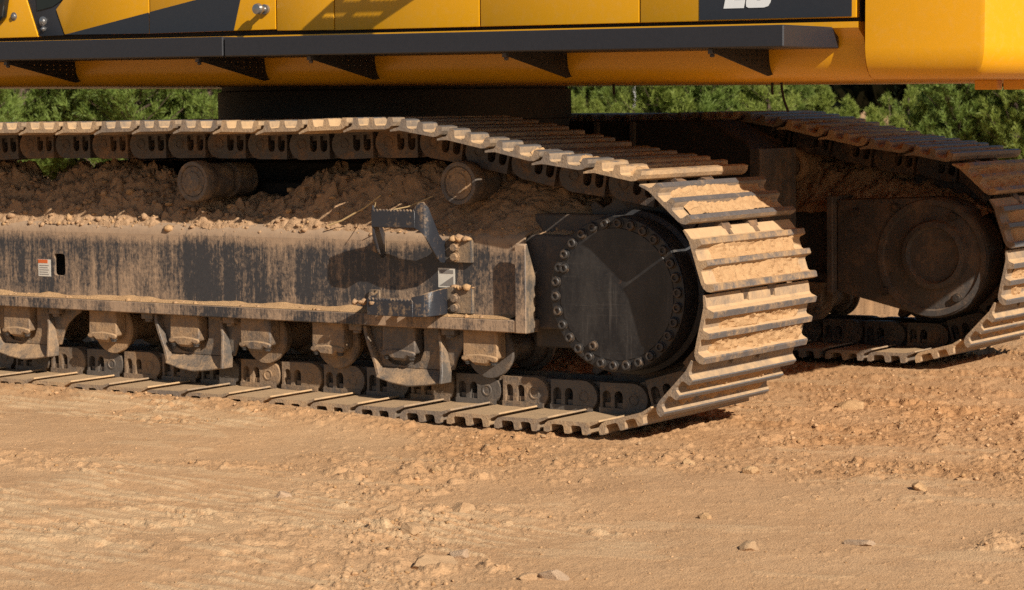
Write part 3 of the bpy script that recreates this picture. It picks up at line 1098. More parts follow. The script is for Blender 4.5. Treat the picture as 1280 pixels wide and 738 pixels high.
def roller_guard(x):
    """guard plate hung from the beam round a roller: cut out for the axle cap, foot bent forward, a tapered rib at each side"""
    q = lambda pts: [(x + a, b) for a, b in pts]
    wall = [(-.158, .3645), (-.150, .31), (-.100, .200), (.214, .200), (.240, .205), (.256, .250), (.286, .298), (.330, .333), (.362, .348), (.362, .3645),
            (.100, .3645), (.100, .272), (.082, .232), (.050, .214), (.0, .208), (-.050, .214), (-.082, .232), (-.100, .272), (-.100, .3645)]
    mb = MB().prism(q(wall), .206, .218, 'y')
    # foot: runs forward and down from the wall, lower edge a shallow V
    top = [(-.102, .201), (-.02, .201), (.06, .201), (.14, .201), (.216, .201)]
    bot = [(-.094, .166), (-.02, .148), (.06, .139), (.14, .147), (.220, .160)]
    vs, fs = [], []
    for (ta, tz), (ba, bz) in zip(top, bot):
        vs += [(x + ta, .2055, tz), (x + ba, .152, bz), (x + ba, .160, bz - .006), (x + ta, .2175, tz - .008)]
    for i in range(len(top) - 1):
        for k in range(4):
            a_, b_ = i * 4 + k, i * 4 + (k + 1) % 4
            fs.append((a_, b_, b_ + 4, a_ + 4))
    e = (len(top) - 1) * 4
    fs += [(0, 1, 2, 3), (e + 3, e + 2, e + 1, e)]
    mb.add(vs, fs)

    def rib(pts, th):
        vs, fs = [], []
        for px, pz, pr in pts:
            vs += [(x + px, .2058, pz), (x + px, .2058 - pr, pz), (x + px + th, .2058 - pr, pz), (x + px + th, .2058, pz)]
        for i in range(len(pts) - 1):
            for k in range(4):
                a_, b_ = i * 4 + k, i * 4 + (k + 1) % 4
                fs.append((a_, b_, b_ + 4, a_ + 4))
        e = (len(pts) - 1) * 4
        fs += [(0, 1, 2, 3), (e, e + 1, e + 2, e + 3)]
        mb.add(vs, fs)
    rib([(.176, .360, .012), (.184, .335, .026), (.196, .290, .032), (.210, .235, .052), (.218, .200, .062), (.216, .156, .066)], .013)
    rib([(-.170, .360, .030), (-.166, .335, .034), (-.150, .290, .036), (-.118, .215, .036), (-.100, .160, .040)], .016)
    g = part('roller_guard', mb, 'guard', EXC, .0025)
    for dx in (-.205, .240):
        b = MB().prism([(x + dx - .030, .340), (x + dx + .030, .340), (x + dx + .030, .3646), (x + dx - .030, .3646)], .168, .2045, 'y')
        b.lathe([(.018, 0), (.018, -.012), (0, -.0125)], (x + dx, .186, .340), 'z', 6)
        part('bolt', b, 'guard', g, .002)
    return g


for x in (-1.487, -2.580, -3.56):
    roller_guard(x)


def carrier_roller(x, z, yc, sgn, front):
    mb = MB()
    r = .072
    s = -sgn
    pr = [(.03, -.13), (r, -.13), (r, -.02), (.05, -.015), (.05, .015), (r, .02), (r, .13), (.03, .13)]
    mb.lathe(pr, (x, yc, z), 'y', 32)
    # flanged outer end with recessed cover
    y0 = front
    mb.lathe([(.050, .10), (.070, .085), (.084, .060), (.084, .012), (.080, .0), (.066, .0), (.062, .008), (.060, .008)], (x, y0, z), 'y', 36)
    o = part('carrier_roller', mb, 'cap', EXC, ang=30)
    c = MB().lathe([(.0605, .012), (.0605, .004), (.040, .003), (.038, -.003), (0, -.0035)], (x, y0, z), 'y', 32)
    for k in range(4):
        a = PI / 4 + k * PI / 2 + .3
        c.lathe([(.006, 0), (.006, -.004), (0, -.004)], (x + .050 * math.cos(a), y0 + .004, z + .050 * math.sin(a)), 'y', 6)
    part('end_cover', c, 'cap', o, ang=30)
    return o


carrier_roller(-2.535, .912, NEARY, 1, .19)
carrier_roller(-1.205, .915, NEARY, 1, .19)
carrier_roller(-4.10, .895, NEARY, 1, .19)


def final_drive(yc):
    y0 = .15
    mb = MB()
    mb.lathe([(.281, .012), (.283, .02), (.283, .10), (.30, .11), (.30, .17), (.25, .18), (.25, .40)], (SX, y0, SZ), 'y', 72)
    o = part('final_drive', mb, 'hub', EXC, ang=30)
    c = MB().lathe([(.280, .012), (.281, .002), (.278, 0), (.240, 0), (.238, -.003), (.20, -.0035), (0, -.005)], (SX, y0, SZ), 'y', 96)
    part('cover_plate', c, 'cover', o, ang=20)
    n = 30
    me = None
    for k in range(n):
        a = 2 * PI * k / n + .06
        if me is None:
            b = MB()
            b.lathe([(.0205, 0), (.0205, -.003), (.0188, -.0038), (.0172, -.001), (.0165, -.011), (.0145, -.013), (.0095, -.013), (.0085, -.006), (0, -.006)], (0, 0, 0), 'y', 14)
            me = b.mesh('bolt', ['bolt'], 0, 30)
        link_obj('bolt', me, o, Matrix.Translation((SX + .258 * math.cos(a), y0 - .0005, SZ + .258 * math.sin(a))) @ Matrix.Rotation(random.uniform(0, 6), 4, 'Y'))
    for a, r in ((158, .236), (243, .212)):
        a = math.radians(a)
        link_obj('plug', me, o, Matrix.Translation((SX + r * math.cos(a), y0 - .002, SZ + r * math.sin(a))))
    # sprocket
    s = MB()
    pts = []
    nt = 23
    for k in range(nt):
        for da, r in ((-.5, .350), (-.28, .352), (-.12, .392), (.12, .392), (.28, .352)):
            a = 2 * PI * (k + da) / nt
            pts.append((SX + r * math.cos(a), SZ + r * math.sin(a)))
    s.prism(pts, yc - .035, yc + .035, 'y')
    part('sprocket', s, 'link', EXC, .003)
    return o


final_drive(NEARY)


def idler(yc):
    mb = MB().lathe([(.05, -.10), (.30, -.10), (.305, -.06), (.34, -.05), (.34, .05), (.305, .06), (.30, .10), (.05, .10)], (xi, yc, IZ), 'y', 48)
    part('idler_wheel', mb, 'link', EXC, ang=30)


idler(NEARY)
idler(FARY)

# ------------------------------------------------------------------ far undercarriage (its inner side faces the camera)


def far_side():
    mb = MB()
    mb.box(X0F, -.95, 2.96, 3.30, .365, .76)
    mb.box(X0F, -.93, 2.90, 3.34, .36, .41)
    fr = part('track_frame', mb, 'inner', EXC, .006)
    cx, cz, r = -.425, .502, .272
    pts = [(-.896, .335), (-.896, .757), (-.46, .773)]
    for a in np.linspace(88, -92, 28):
        pts.append((cx + r * math.cos(math.radians(a)), cz + r * math.sin(math.radians(a))))
    m = MB().prism(pts, 2.76, 2.94, 'y')
    mg = part('motor_guard', m, 'inner', EXC, .012, segs=2)
    k = MB().lathe([(.268, .004), (.262, -.010), (.238, -.010), (.230, .004)], (cx, 2.759, cz), 'y', 64, cap=False)
    part('rim', k, 'inner', mg, ang=30)
    k = MB().lathe([(.160, .004), (.150, -.030), (.128, -.034), (.118, -.014), (0, -.012)], (-.408, 2.757, .515), 'y', 56)
    part('hub_ring', k, 'inner', mg, ang=30)
    k = MB().prism([(-.93, .33), (-.90, .33), (-.90, .775), (-.93, .775)], 2.72, 2.95, 'y')
    part('mount_flange', k, 'inner', mg, .003)
    for (px, pz) in ((-.647, .345), (-.30, .325), (-.32, .69), (-.80, .70), (-.60, .725)):
        b = MB()
        hexbolt(b, px, 2.757, pz, .017, -.018)
        part('bolt', b, 'bolt', mg)
    s = MB()
    p2 = []
    nt = 23
    for kk in range(nt):
        for da, rr in ((-.5, .350), (-.28, .352), (-.12, .392), (.12, .392), (.28, .352)):
            a = 2 * PI * (kk + da) / nt
            p2.append((SX + rr * math.cos(a), SZ + rr * math.sin(a)))
    s.prism(p2, FARY - .035, FARY + .035, 'y')
    part('sprocket', s, 'link', EXC, .003)
    part('final_drive', MB().lathe([(.25, 2.94), (.25, 3.25), (.283, 3.26), (.281, 3.31), (0, 3.315)], (SX, 0, SZ), 'y', 48), 'hub', EXC, ang=30)
    for x in ROLL:
        track_roller(x, FARY, 1, False)
    for x in (-2.535, -1.205, -3.75):
        carrier_roller(x, .912, FARY, 1, 2.87)


far_side()

# carbody under the slew ring
cb = MB()
poly = [(-4.05, .45), (-4.05, 1.00), (-3.85, 1.130), (-1.334, 1.130), (-1.105, 1.030), (-1.085, 1.00), (-1.085, .50), (-1.30, .45)]
cb.prism(poly, 2.28, 2.62, 'y')
cb.prism([(max(a, -3.55), min(b, .98)) for a, b in poly if a != -3.85], .75, 1.10, 'y')
cb.box(-3.75, -1.75, 1.10, 2.28, .48, 1.02)
cb.box(-3.6, -1.6, 2.62, 2.96, .5, .95)
cb.box(-3.6, -1.6, .58, .75, .5, .9)
CB = part('carbody', cb, 'dark', EXC, .008)
rib = MB()
for px in (-1.905, -1.725):
    pass
part('web_plate', MB().box(-1.895, -1.875, 2.255, 2.279, .5, 1.125), 'inner', CB)
part('web_plate', MB().box(-1.70, -1.68, 2.255, 2.279, .5, 1.125), 'inner', CB)
part('edge_plate', MB().box(-1.084, -1.035, 2.27, 2.62, .45, 1.0), 'inner', CB)

# ------------------------------------------------------------------ upper structure (leans back a hair)
SLOPE = .0085
PIV = Matrix.Translation((.4, 0, 1.3))
TL = PIV @ Matrix.Rotation(SLOPE, 4, 'Y') @ PIV.inverted()
BY = .28


def up_part(name, mb, mats, parent, bevel=0.0, **k):
    return part(name, mb, mats, parent, bevel, TL, **k)


tt = MB().lathe([(.7, -.32), (.81, -.32), (.81, -.155), (.818, -.15), (.818, -.02), (.80, -.015), (.80, .02)], (-2.665, 1.75, 1.30), 'z', 80)
TT = part('slew_ring', tt, 'dark', EXC, ang=30)

# belly: skirt that rolls under, with the closed underside
sk = MB()
sec = [(BY, 1.4755), (BY, 1.455), (.300, 1.440), (.325, 1.425), (.334, 1.400), (.336, 1.365), (.342, 1.335), (.356, 1.308), (.378, 1.288), (.41, 1.277), (.45, 1.275), (3.05, 1.275), (3.09, 1.277), (3.122, 1.288), (3.144, 1.308), (3.158, 1.335), (3.164, 1.365), (3.166, 1.400), (3.175, 1.425), (3.20, 1.440), (3.22, 1.455), (3.22, 1.4755)]
sk.prism(sec, -4.6, .405, 'x')
UB = up_part('upper_frame', sk, 'yellow', EXC, ang=40)
# engine house behind the doors
hs = MB().box(-2.80, .40, .312, 3.19, 1.476, 2.55)
hs.box(-4.5, -2.80, .312, 1.25, 1.476, 3.0)
HS = up_part('house', hs, 'dark', UB)


up_part('engine_hood', MB().box(-2.80, .41, .285, 3.215, 2.455, 2.60), 'yellow', UB, .03, segs=3)


def door(name, poly, mat, y0=BY, y1=BY + .03, bev=.004, parent=None):
    return up_part(name, MB().prism(poly, y0, y1, 'y'), mat, parent or UB, bev, segs=2)


DB = 1.489
TOPZ = 2.45
d = door('side_door', [(-2.149, DB + .004), (-1.860, DB + .001), (-1.860, TOPZ), (-2.149, TOPZ)], 'yellow')
d = door('side_door', [(-1.854, DB), (-1.163, DB), (-1.163, TOPZ), (-1.854, TOPZ)], 'yellow')
d = door('side_door', [(-1.157, DB), (-.462, DB), (-.462, TOPZ), (-1.157, TOPZ)], 'yellow')
d = door('side_door', [(-.456, DB), (.398, DB), (.398, TOPZ), (-.456, TOPZ)], 'yellow')
pl = door('charcoal_panel', [(-.212, DB + .004), (.382, DB + .004), (.382, 1.86), (-.212, 1.86)], 'panel', BY - .002, BY - .0002, 0)


def italic(poly, x0, z0, h, sh=.22):
    return [(x0 + a * h + b * h * sh, z0 + b * h) for a, b in poly]


LH = .150
E_ = [(0, 0), (.53, 0), (.53, .19), (.24, .19), (.24, .41), (.48, .41), (.48, .59), (.24, .59), (.24, .81), (.53, .81), (.53, 1), (0, 1)]
C_ = [(.10, 0), (.50, 0), (.60, .03), (.64, .12), (.64, .34), (.41, .34), (.41, .20), (.37, .17), (.27, .17), (.24, .20), (.24, .80), (.27, .83), (.37, .83), (.41, .80), (.41, .66), (.64, .66), (.64, .88), (.60, .97), (.50, 1), (.10, 1), (.03, .97), (0, .88), (0, .12), (.03, .03)]
lt = MB().prism(italic(E_, -.113, 1.531, LH * 1.0), BY - .004, BY - .0022, 'y')
part('letter_e', lt, 'letter', pl, mw=TL)
lt = MB().prism(italic(C_, -.028, 1.531, LH), BY - .004, BY - .0022, 'y')
part('letter_c', lt, 'letter', pl, mw=TL)

# cab side and front door with their dark lower corners
d1 = door('side_door', [(-3.330, 1.647), (-3.374, 1.607), (-3.326, 1.4995), (-2.837, 1.4945), (-2.837, 2.3), (-3.15, 2.3)], 'yellow')
up_part('charcoal_corner', MB().prism([(-3.322, 1.4985), (-2.8372, 1.581), (-2.8372, 1.4945)], BY - .003, BY - .0002, 'y'), 'panel', d1, 0)
d2 = door('side_door', [(-2.831, 1.4945), (-2.156, 1.4985), (-2.156, 2.3), (-2.831, 2.3)], 'yellow')
up_part('charcoal_corner', MB().prism([(-2.8312, 1.583), (-2.573, 1.627), (-2.40, 1.66), (-2.325, 1.66), (-2.337, 1.621), (-2.374, 1.4975), (-2.8312, 1.4945)], BY - .003, BY - .0002, 'y'), 'panel', d2, 0)
kn = MB().lathe([(.020, .0), (.020, -.012), (.012, -.014), (.012, -.040), (.022, -.042), (.024, -.050), (.020, -.062), (0, -.064)], (-2.204, BY, 1.579), 'y', 20)
up_part('latch_knob', kn, 'chrome', d2, ang=30)
cb_ = door('cab_side', [(-4.5, 1.489), (-3.483, 1.492), (-3.549, 1.652), (-3.60, 1.80), (-4.5, 1.80)], 'yellow')
pil = door('cab_pillar', [(-3.479, 1.493), (-3.330, 1.496), (-3.379, 1.607), (-3.334, 1.650), (-3.155, 2.3), (-3.70, 2.3), (-3.594, 1.80), (-3.544, 1.652)], 'panel', BY + .004, BY + .03)
up_part('window_pane', MB().prism([(-3.484, 1.604), (-3.390, 1.620), (-3.322, 1.652), (-3.20, 2.2), (-3.63, 2.2), (-3.53, 1.80), (-3.487, 1.651)], BY - .001, BY + .0038, 'y'), 'glass', pil)
for (x, z, p, r) in ((-3.626, 1.583, cb_, .013), (-3.452, 1.558, pil, .015), (-3.449, 1.525, pil, .008)):
    up_part('bolt', MB().lathe([(r * 1.4, .004), (r * 1.4, -.002), (r, -.003), (r * .8, -.010), (0, -.012)], (x, BY, z), 'y', 14), 'chrome', p, ang=30)
hb = MB()
hb.prism([(-3.76, 1.80), (-3.76, 1.58), (-3.74, 1.556), (-3.69, 1.558), (-3.664, 1.580), (-3.646, 1.66), (-3.64, 1.80)], BY - .035, BY - .001, 'y')
up_part('cab_window', hb, 'glass', cb_, .010, segs=3)

# counterweight
def cw_sec(xs, y_in):
    return xs


ring = [(.438, .268), (.850, .268), (.866, .273), (.880, .292), (.915, .37), (1.10, 1.0), (1.14, 1.75), (1.10, 2.5), (.93, 3.14), (.868, 3.224), (.835, 3.232), (.438, 3.232)]
lev = [(1.278, .085), (1.283, .055), (1.300, .030), (1.325, .014), (1.355, .004), (1.385, 0), (2.10, 0), (2.30, .02), (2.36, .08)]
cwm = MB()
n = len(ring)
cxm, cym = .45, 1.75
for z, ins in lev:
    vs = []
    for (x, y) in ring:
        dx = x - cxm
        vs.append((x - ins * max(0, min(1, dx / .3)), y + (ins if y < 1.75 else -ins) * min(1, abs(y - 1.75) / .8), z))
    cwm.v += vs
for j in range(len(lev) - 1):
    for k in range(n):
        k2 = (k + 1) % n
        cwm.f.append((j * n + k, j * n + k2, (j + 1) * n + k2, (j + 1) * n + k))
        cwm.m.append(0)
cwm.f += [tuple(range(n)), tuple(range((len(lev) - 1) * n, len(lev) * n))]
cwm.m += [0, 0]
CW = up_part('counterweight', cwm, 'yellow', EXC, ang=26)
for (xa, xb) in ((.566, .652), (.675, .757)):
    up_part('mounting_lug', MB().box(xa, xb, .90, .95, 1.243, 1.2785), 'yellow', CW, .003)

# catwalk in two lengths
cw1 = MB().box(-4.55, -2.122, -.08, .331, 1.386, 1.4625)
C1 = up_part('catwalk', cw1, 'step', EXC, .004)
cw2 = MB().box(-2.114, .310, -.0815, .3315, 1.3855, 1.4585)
C2 = up_part('catwalk', cw2, 'step', EXC, .004)
for x, par in ((-3.323, C1), (-2.264, C1), (-1.703, C2), (-.808, C2), (.033, C2)):
    holes = []
    for r_ in range(4):
        for c_ in range(9):
            yy, zz = .02 + c_ * .038, 1.368 - r_ * .019
            if yy < .375 and zz > 1.385 - (yy + .055) * .20 + .006 and zz < 1.38 and zz > 1.302 + (0 if yy > .3 else 0):
                holes.append([(yy + .0055 * math.cos(t), zz + .0055 * math.sin(t)) for t in (0, PI / 2, PI, PI * 1.5)])
    b = MB().prism([(-.055, 1.3852), (.372, 1.3852), (.372, 1.299), (.335, 1.294), (-.05, 1.369)], x - .003, x + .003, 'x', holes)
    br = up_part('step_bracket', b, 'bracket', par)
    f_ = MB().box(x - .022, x - .0035, -.058, -.028, 1.366, 1.3848)
    f_.lathe([(.009, 0), (.009, -.010), (0, -.011)], (x - .012, -.043, 1.366), 'z', 8)
    up_part('clamp', f_, 'bolt', br, .002)
dcl = up_part('warning_decal', MB().box(-1.80, -1.725, .331, .3345, 1.322, 1.372), 'white', UB)
dcl['label'] = 'small white decal half hidden behind a catwalk bracket'

# boarding step above the frame; its slotted tread shades the doors
bs = []
for r_ in range(8):
    yy = -.046 + r_ * .038
    for (xa, xb) in ((-1.20, -1.09), (-1.05, -.91)):
        k = 12
        lo_ = [(xa + (xb - xa) * i / k, yy + (.004 if i % 2 else 0)) for i in range(k + 1)]
        bs.append(lo_ + [(xb, yy + .013), (xa, yy + .013)])
st = MB().prism([(-1.23, -.07), (-.88, -.07), (-.88, .279), (-1.23, .279)], 2.030, 2.034, 'z', bs)
st.box(-1.23, -.88, -.074, -.070, 1.99, 2.034)
st.prism([(-.07, 2.03), (.279, 2.03), (.279, 1.90)], -1.234, -1.23, 'x')
st.prism([(-.07, 2.03), (.279, 2.03), (.279, 1.90)], -.88, -.876, 'x')
up_part('boarding_step', st, 'step', EXC)

# hoses hanging under the body
for pts in ([(-.30, 1.0, 1.29), (-.302, 1.0, 1.25), (-.299, 1.0, 1.235)], [(-.262, 1.0, 1.29), (-.259, 1.0, 1.25), (-.250, 1.0, 1.21), (-.232, 1.0, 1.168)], [(-1.013, 1.0, 1.29), (-1.010, 1.0, 1.245)]):
    part('hose', MB().tube(pts, .005, 8), 'rubber', EXC)


# ------------------------------------------------------------------ soil on the frames
def heap(name, x0, x1, nx, y0, y1, ny, crest, label, seed, front_z, edge_drop=0.06):
    xs, ys = np.linspace(x0, x1, nx), np.linspace(0, 1, ny)
    U, V = np.meshgrid(xs, ys)
    cz = np.interp(U, [c[0] for c in crest], [c[1] for c in crest])
    cz = cz + 0.022 * fbm(U * 6, U * 0 + seed, 3, seed)
    Y = y0 + (y1 - y0) * V
    if seed < 20:
        Y = Y + .075 * sstep(-.97, -.89, U) * (1 - V)
    prof = sstep(-0.10, 0.62, V) * sstep(1.45, 0.70, V)
    W = V * (y1 - y0) * 1.5
    fz = front_z + 0.005 * fbm(U * 9, W * 9, 3, seed + 4) - .016 * sstep(.03, 0, V)
    Z = fz + (cz - fz) * (prof - prof[0, 0]) / (1 - prof[0, 0])
    amp = sstep(0.0, 0.16, V)
    crumb = 1 - 0.72 * sstep(-1.95, -1.65, U + 0.1 * fbm(U * 5, W * 5, 2, seed + 2)) * (seed < 20)
    Z = Z + amp * 0.022 * fbm(U * 7, W * 7, 4, seed + 1)
    for k, (sc, hh) in enumerate(((7, .030), (13, .022), (28, .012), (55, .0065))):
        dd, rr = cells(U * sc + .45 * fbm(U * 18, W * 18, 2, 3), W * sc + .45 * fbm(U * 18, W * 18, 2, 5), seed + 20 + k)
        lumpy = crumb if k else 0.35 + 0.65 * crumb
        Z = Z + (0.42 + 0.58 * amp) * lumpy * hh * np.clip(1 - (dd / (.35 + .5 * rr)) ** 2, 0, 1) ** .75 * (.3 + rr) * (rr * 5.3 % 1 > .30)
    Z = Z + (.3 + .7 * amp) * .004 * fbm(U * 40, W * 40, 3, seed + 11)
    Y = Y + 0.012 * fbm(U * 16, W * 16, 3, seed + 9) * amp - .004 * sstep(.1, 0, V) * (fbm(U * 25, W * 25, 3, seed + 8))
    me = bpy.data.meshes.new(name)
    idx = np.arange(nx * ny).reshape(ny, nx)
    q = np.stack([idx[:-1, :-1], idx[:-1, 1:], idx[1:, 1:], idx[1:, :-1]], -1).reshape(-1, 4)
    me.from_pydata(np.stack([U, Y, Z], -1).reshape(-1, 3).tolist(), [], q.tolist())
    me.materials.append(MAT['heap'])
    me.polygons.foreach_set('use_smooth', [True] * len(q))
    o = link_obj(name, me)
    tag(o, label, 'soil', kind='stuff')
    return U, Y, Z


U, Y, Z = heap('soil_heap', -4.3, -.62, 780, .207, .60, 120,
               [(-4.3, .93), (-3.88, .965), (-3.76, .955), (-3.70, .890), (-3.47, .885), (-3.40, .945), (-3.15, .945), (-2.88, .90), (-2.62, .83), (-2.48, .80), (-2.26, .815), (-2.11, .88), (-1.89, .95), (-1.65, .97), (-1.4, .96), (-1.19, .93), (-.97, .90), (-.74, .84), (-.62, .80)],
               'crumbly brown soil heaped on the near track frame', 5, .722)
rg = np.random.default_rng(8)
nn_ = 1300
jj, ii = (rg.power(.9, nn_) * 75).astype(int), rg.integers(2, 758, nn_)
sz = (.003 + .017 * rg.power(.22, nn_)) * np.where(U[jj, ii] > -1.75, .45, 1.0)
P_ = np.stack([U[jj, ii], Y[jj, ii], Z[jj, ii] + sz * .25], -1)
ne = 600
je, ie = (rg.power(1.0, ne) * 14).astype(int), rg.integers(2, 778, ne)
se = .002 + .008 * rg.power(.22, ne)
P_ = np.concatenate([P_, np.stack([U[je, ie], Y[je, ie], Z[je, ie] + se * .2], -1)])
sz = np.concatenate([sz, se])
tag(joined_lumps('soil_clods', P_, sz, ['heap', 'heap', 'dirt'], .32, .8, 9), 'loose clods lying on the soil heap of the near track', 'soil', kind='stuff')
# crumbs along the lower ledge and the steps
m_ = 520
xs = rg.uniform(-4.4, -.96, m_)
s_ = .0025 + .010 * rg.power(.3, m_)
P_ = np.stack([xs, rg.uniform(.150, .199, m_), .413 + s_ * .2], -1)
xs2 = np.concatenate([rg.uniform(-1.62, -1.25, 30), rg.uniform(-1.24, -1.14, 26)])
s2 = .005 + .016 * rg.power(.4, 56)
P2 = np.stack([xs2, np.concatenate([rg.uniform(.065, .10, 30), rg.uniform(.168, .196, 26)]), np.concatenate([np.full(30, .462), np.where(rg.uniform(0, 1, 26) < .5, .523, .707)])], -1)
tag(joined_lumps('ledge_crumbs', np.concatenate([P_, P2]), np.concatenate([s_, s2]), ['dirt', 'heap'], .3, .8, 12), 'crumbs of soil on the ledge and steps of the near track frame', 'soil', kind='stuff')
# thin drift of dust along the ledge corner
dx = np.linspace(X0F, -.95, 420)
vs, fs = [], []
for i, x in enumerate(dx):
    hh = .008 + .010 * max(0, float(fbm(np.array([x * 5.0]), np.array([2.2]), 3, 6)[0]) + .5)
    vs += [(x, .141, .4135), (x, .165, .4145 + hh * .35), (x, .1998, .4135 + hh)]
    if i:
        a = (i - 1) * 3
        fs += [(a, a + 3, a + 4, a + 1), (a + 1, a + 4, a + 5, a + 2)]
tag(part('ledge_dust', MB().add(vs, fs), 'dirt', None), 'pale dust drifted along the lower ledge of the near track frame', 'soil', kind='stuff')
U, Y, Z = heap('soil_heap', -3.9, -.20, 420, 2.86, 3.34, 60, [(-3.9, .93), (-2.4, .93), (-1.5, .97), (-1.29, .975), (-1.0, .94), (-.7, .87), (-.45, .83), (-.2, .70)],
               'shaded brown soil heaped on the far track frame', 35, .70)


# straws stuck in the heap
def straw(pts, r, label):
    tag(part('dry_straw', MB().tube(pts, r, 5), 'straw', None), label, 'straw', 'dry straws in the soil heap')


straw([(-1.83, .19, .745), (-1.77, .20, .765), (-1.72, .205, .79), (-1.67, .215, .815), (-1.60, .23, .865)], .0032, 'longest dry straw sticking out of the heap left of the upper step')
straw([(-1.49, .12, .81), (-1.42, .16, .825), (-1.33, .20, .865)], .0022, 'short dry straw rising behind the upper step')
straw([(-1.64, .20, .845), (-1.58, .17, .838), (-1.535, .10, .818)], .0016, 'thin straw hooked on the corner of the upper step')


# ------------------------------------------------------------------ trees
def pine_meshes(seed, h, width, needle_mat, tuft_len=.070, whorl=.120, nper=8, wid=.0085, dens=1.0):
    rg = random.Random(seed)
    tr = MB().tube([(0, 0, -.05), (rg.uniform(-.03, .03), rg.uniform(-.03, .03), h * .45), (rg.uniform(-.03, .03), 0, h * .8), (0, 0, h * .98)], [.022 * h, .016 * h, .009 * h, .004], 7)
    V, F = [], []
    wood = tr

    def tuft(p, d, L, k):
        d = d.normalized()
        a = d.orthogonal().normalized()
        b = d.cross(a)
        for i in range(k):
            t = rg.uniform(0, 2 * PI)
            sp = rg.uniform(.25, 1.0)
            nd = (d * .8 + (a * math.cos(t) + b * math.sin(t)) * sp).normalized()
            side = nd.cross(Vector((rg.uniform(-1, 1), rg.uniform(-1, 1), rg.uniform(-1, 1)))).normalized() * wid * .5
            q = p + d * rg.uniform(-.04, .03)
            if dens < 1 and rg.random() > dens:
                continue
            l = L * rg.uniform(.7, 1.1)
            o = len(V)
            V.extend([q - side, q + side, q + nd * l + side * .5, q + nd * l - side * .5])
            F.append((o, o + 1, o + 2, o + 3))
    z = h * .10
    while z < h * .97:
        f = z / h
        rad = width * (1 - f) ** .75 * (0.75 + .35 * min(1, f * 4))
        for k in range(nper):
            a = rg.uniform(0, 2 * PI)
            r = rad * rg.uniform(.65, 1.12)
            rise = r * rg.uniform(.35, .85)
            p0 = Vector((0, 0, z + rg.uniform(-.05, .05)))
            e = Vector((math.cos(a) * r, math.sin(a) * r, p0.z + rise))
            m = p0.lerp(e, .55) + Vector((0, 0, -.08 * r))
            wood.tube([p0, m, e], [.006 * h * (1 - f) + .003, .005, .003], 4)
            n = max(3, int(r / .070))
            for i in range(1, n + 1):
                s = i / n
                p = p0.lerp(m, s / .55) if s < .55 else m.lerp(e, (s - .55) / .45)
                if s < .18:
                    continue
                dr = (e - p0).normalized() + Vector((0, 0, .5))
                for j in range(3):
                    sd = Vector((rg.uniform(-1, 1), rg.uniform(-1, 1), rg.uniform(-.1, .8))) * .8
                    pp = p + sd * .09 * (1.2 - .3 * s)
                    tuft(pp, dr + sd, tuft_len, 13)
            for q in range(3):
                tuft(e + Vector((0, 0, .04 * q)), Vector((math.cos(a) * .3, math.sin(a) * .3, 1)), tuft_len * .9, 12)
        z += whorl * rg.uniform(.8, 1.2)
    for k in range(4):
        tuft(Vector((0, 0, h * (.86 + .04 * k))), Vector((0, 0, 1)), tuft_len * 1.2, 14)
    me = bpy.data.meshes.new('crown')
    me.from_pydata([tuple(v) for v in V], [], F)
    me.materials.append(MAT[needle_mat])
    tm = tr.mesh('trunk', ['bark'])
    return tm, me


PV = [pine_meshes(1, 2.3, .62, 'pine'), pine_meshes(2, 2.6, .70, 'pine2'), pine_meshes(3, 2.0, .55, 'pine'), pine_meshes(4, 3.2, .80, 'pine2'), pine_meshes(5, 1.9, .34, 'pine', whorl=.24, nper=5)]


def place_pine(pm, px, dist, sc, rz, label, group, sink=0.0):
    """px is a bearing across the view only; the tree stands on the ground at that distance"""
    u = (px - 640) / 2950.16
    d = Vector((fw.x, fw.y, 0)).normalized() + Vector((rt.x, rt.y, 0)) * u
    d.normalize()
    p = CAMP + d * dist
    e = bpy.data.objects.new('pine_tree', None)
    COL.objects.link(e)
    e.matrix_basis = Matrix.Translation((p.x, p.y, -sink)) @ Matrix.Rotation(rz, 4, 'Z') @ Matrix.Scale(sc, 4)
    tag(e, label, 'pine', group)
    for nm, me in (('trunk', pm[0]), ('crown', pm[1])):
        c = link_obj(nm, me, None)
        c.parent = e
    return e


rp = random.Random(5)
GL = 'young pines behind the left half of the excavator'
GM = 'young pines seen between the slew ring and the far track'
GR = 'young pines behind the far track at the right'
for row, dist in enumerate((27, 31)):
    for px in range(-190, 400, 58):
        place_pine(PV[rp.choice([0, 1, 3, 3])], px + rp.uniform(-18, 18), dist + rp.uniform(-1.2, 1.2), rp.uniform(1.0, 1.25), rp.uniform(0, 6.28), 'dense green young pine behind the left half of the excavator', GL)
for row, dist in enumerate((29, 33)):
    for px in range(825, 1010, 50):
        place_pine(PV[rp.choice([0, 1, 2])], px + rp.uniform(-14, 14), dist + rp.uniform(-1, 1), rp.uniform(.88, 1.05), rp.uniform(0, 6.28), 'green young pine seen between the slew ring and the sloping far track', GM)
for px, dist, v, sc in ((1030, 30, 2, .70), (1062, 28, 2, .61), (1112, 29, 4, .70), (1137, 31, 4, .76), (1170, 29, 2, .68), (1092, 26, 2, .56), (1152, 26, 2, .59), (1195, 27, 2, .68), (1122, 24, 2, .52)):
    place_pine(PV[v], px, dist, sc, rp.uniform(0, 6.28), 'low pine with a pointed tip in front of the dark wood, below the counterweight seam', 'low pines before the dark wood gap')
for row, dist in enumerate((26, 29, 32)):
    for px in range(1205, 1480, 52):
        place_pine(PV[rp.choice([0, 0, 1])], px + rp.uniform(-14, 14), dist + rp.uniform(-1, 1), rp.uniform(.82, .98), rp.uniform(0, 6.28), 'bright green young pine behind the far track at the right edge', GR)
for px, v_ in ((738, 1), (781, 3)):
    place_pine(PV[v_], px, 41, 1.15, rp.uniform(0, 6.28), 'taller hazy green pine at the back of the gap right of the slew ring', 'taller pines at the back of the gap')
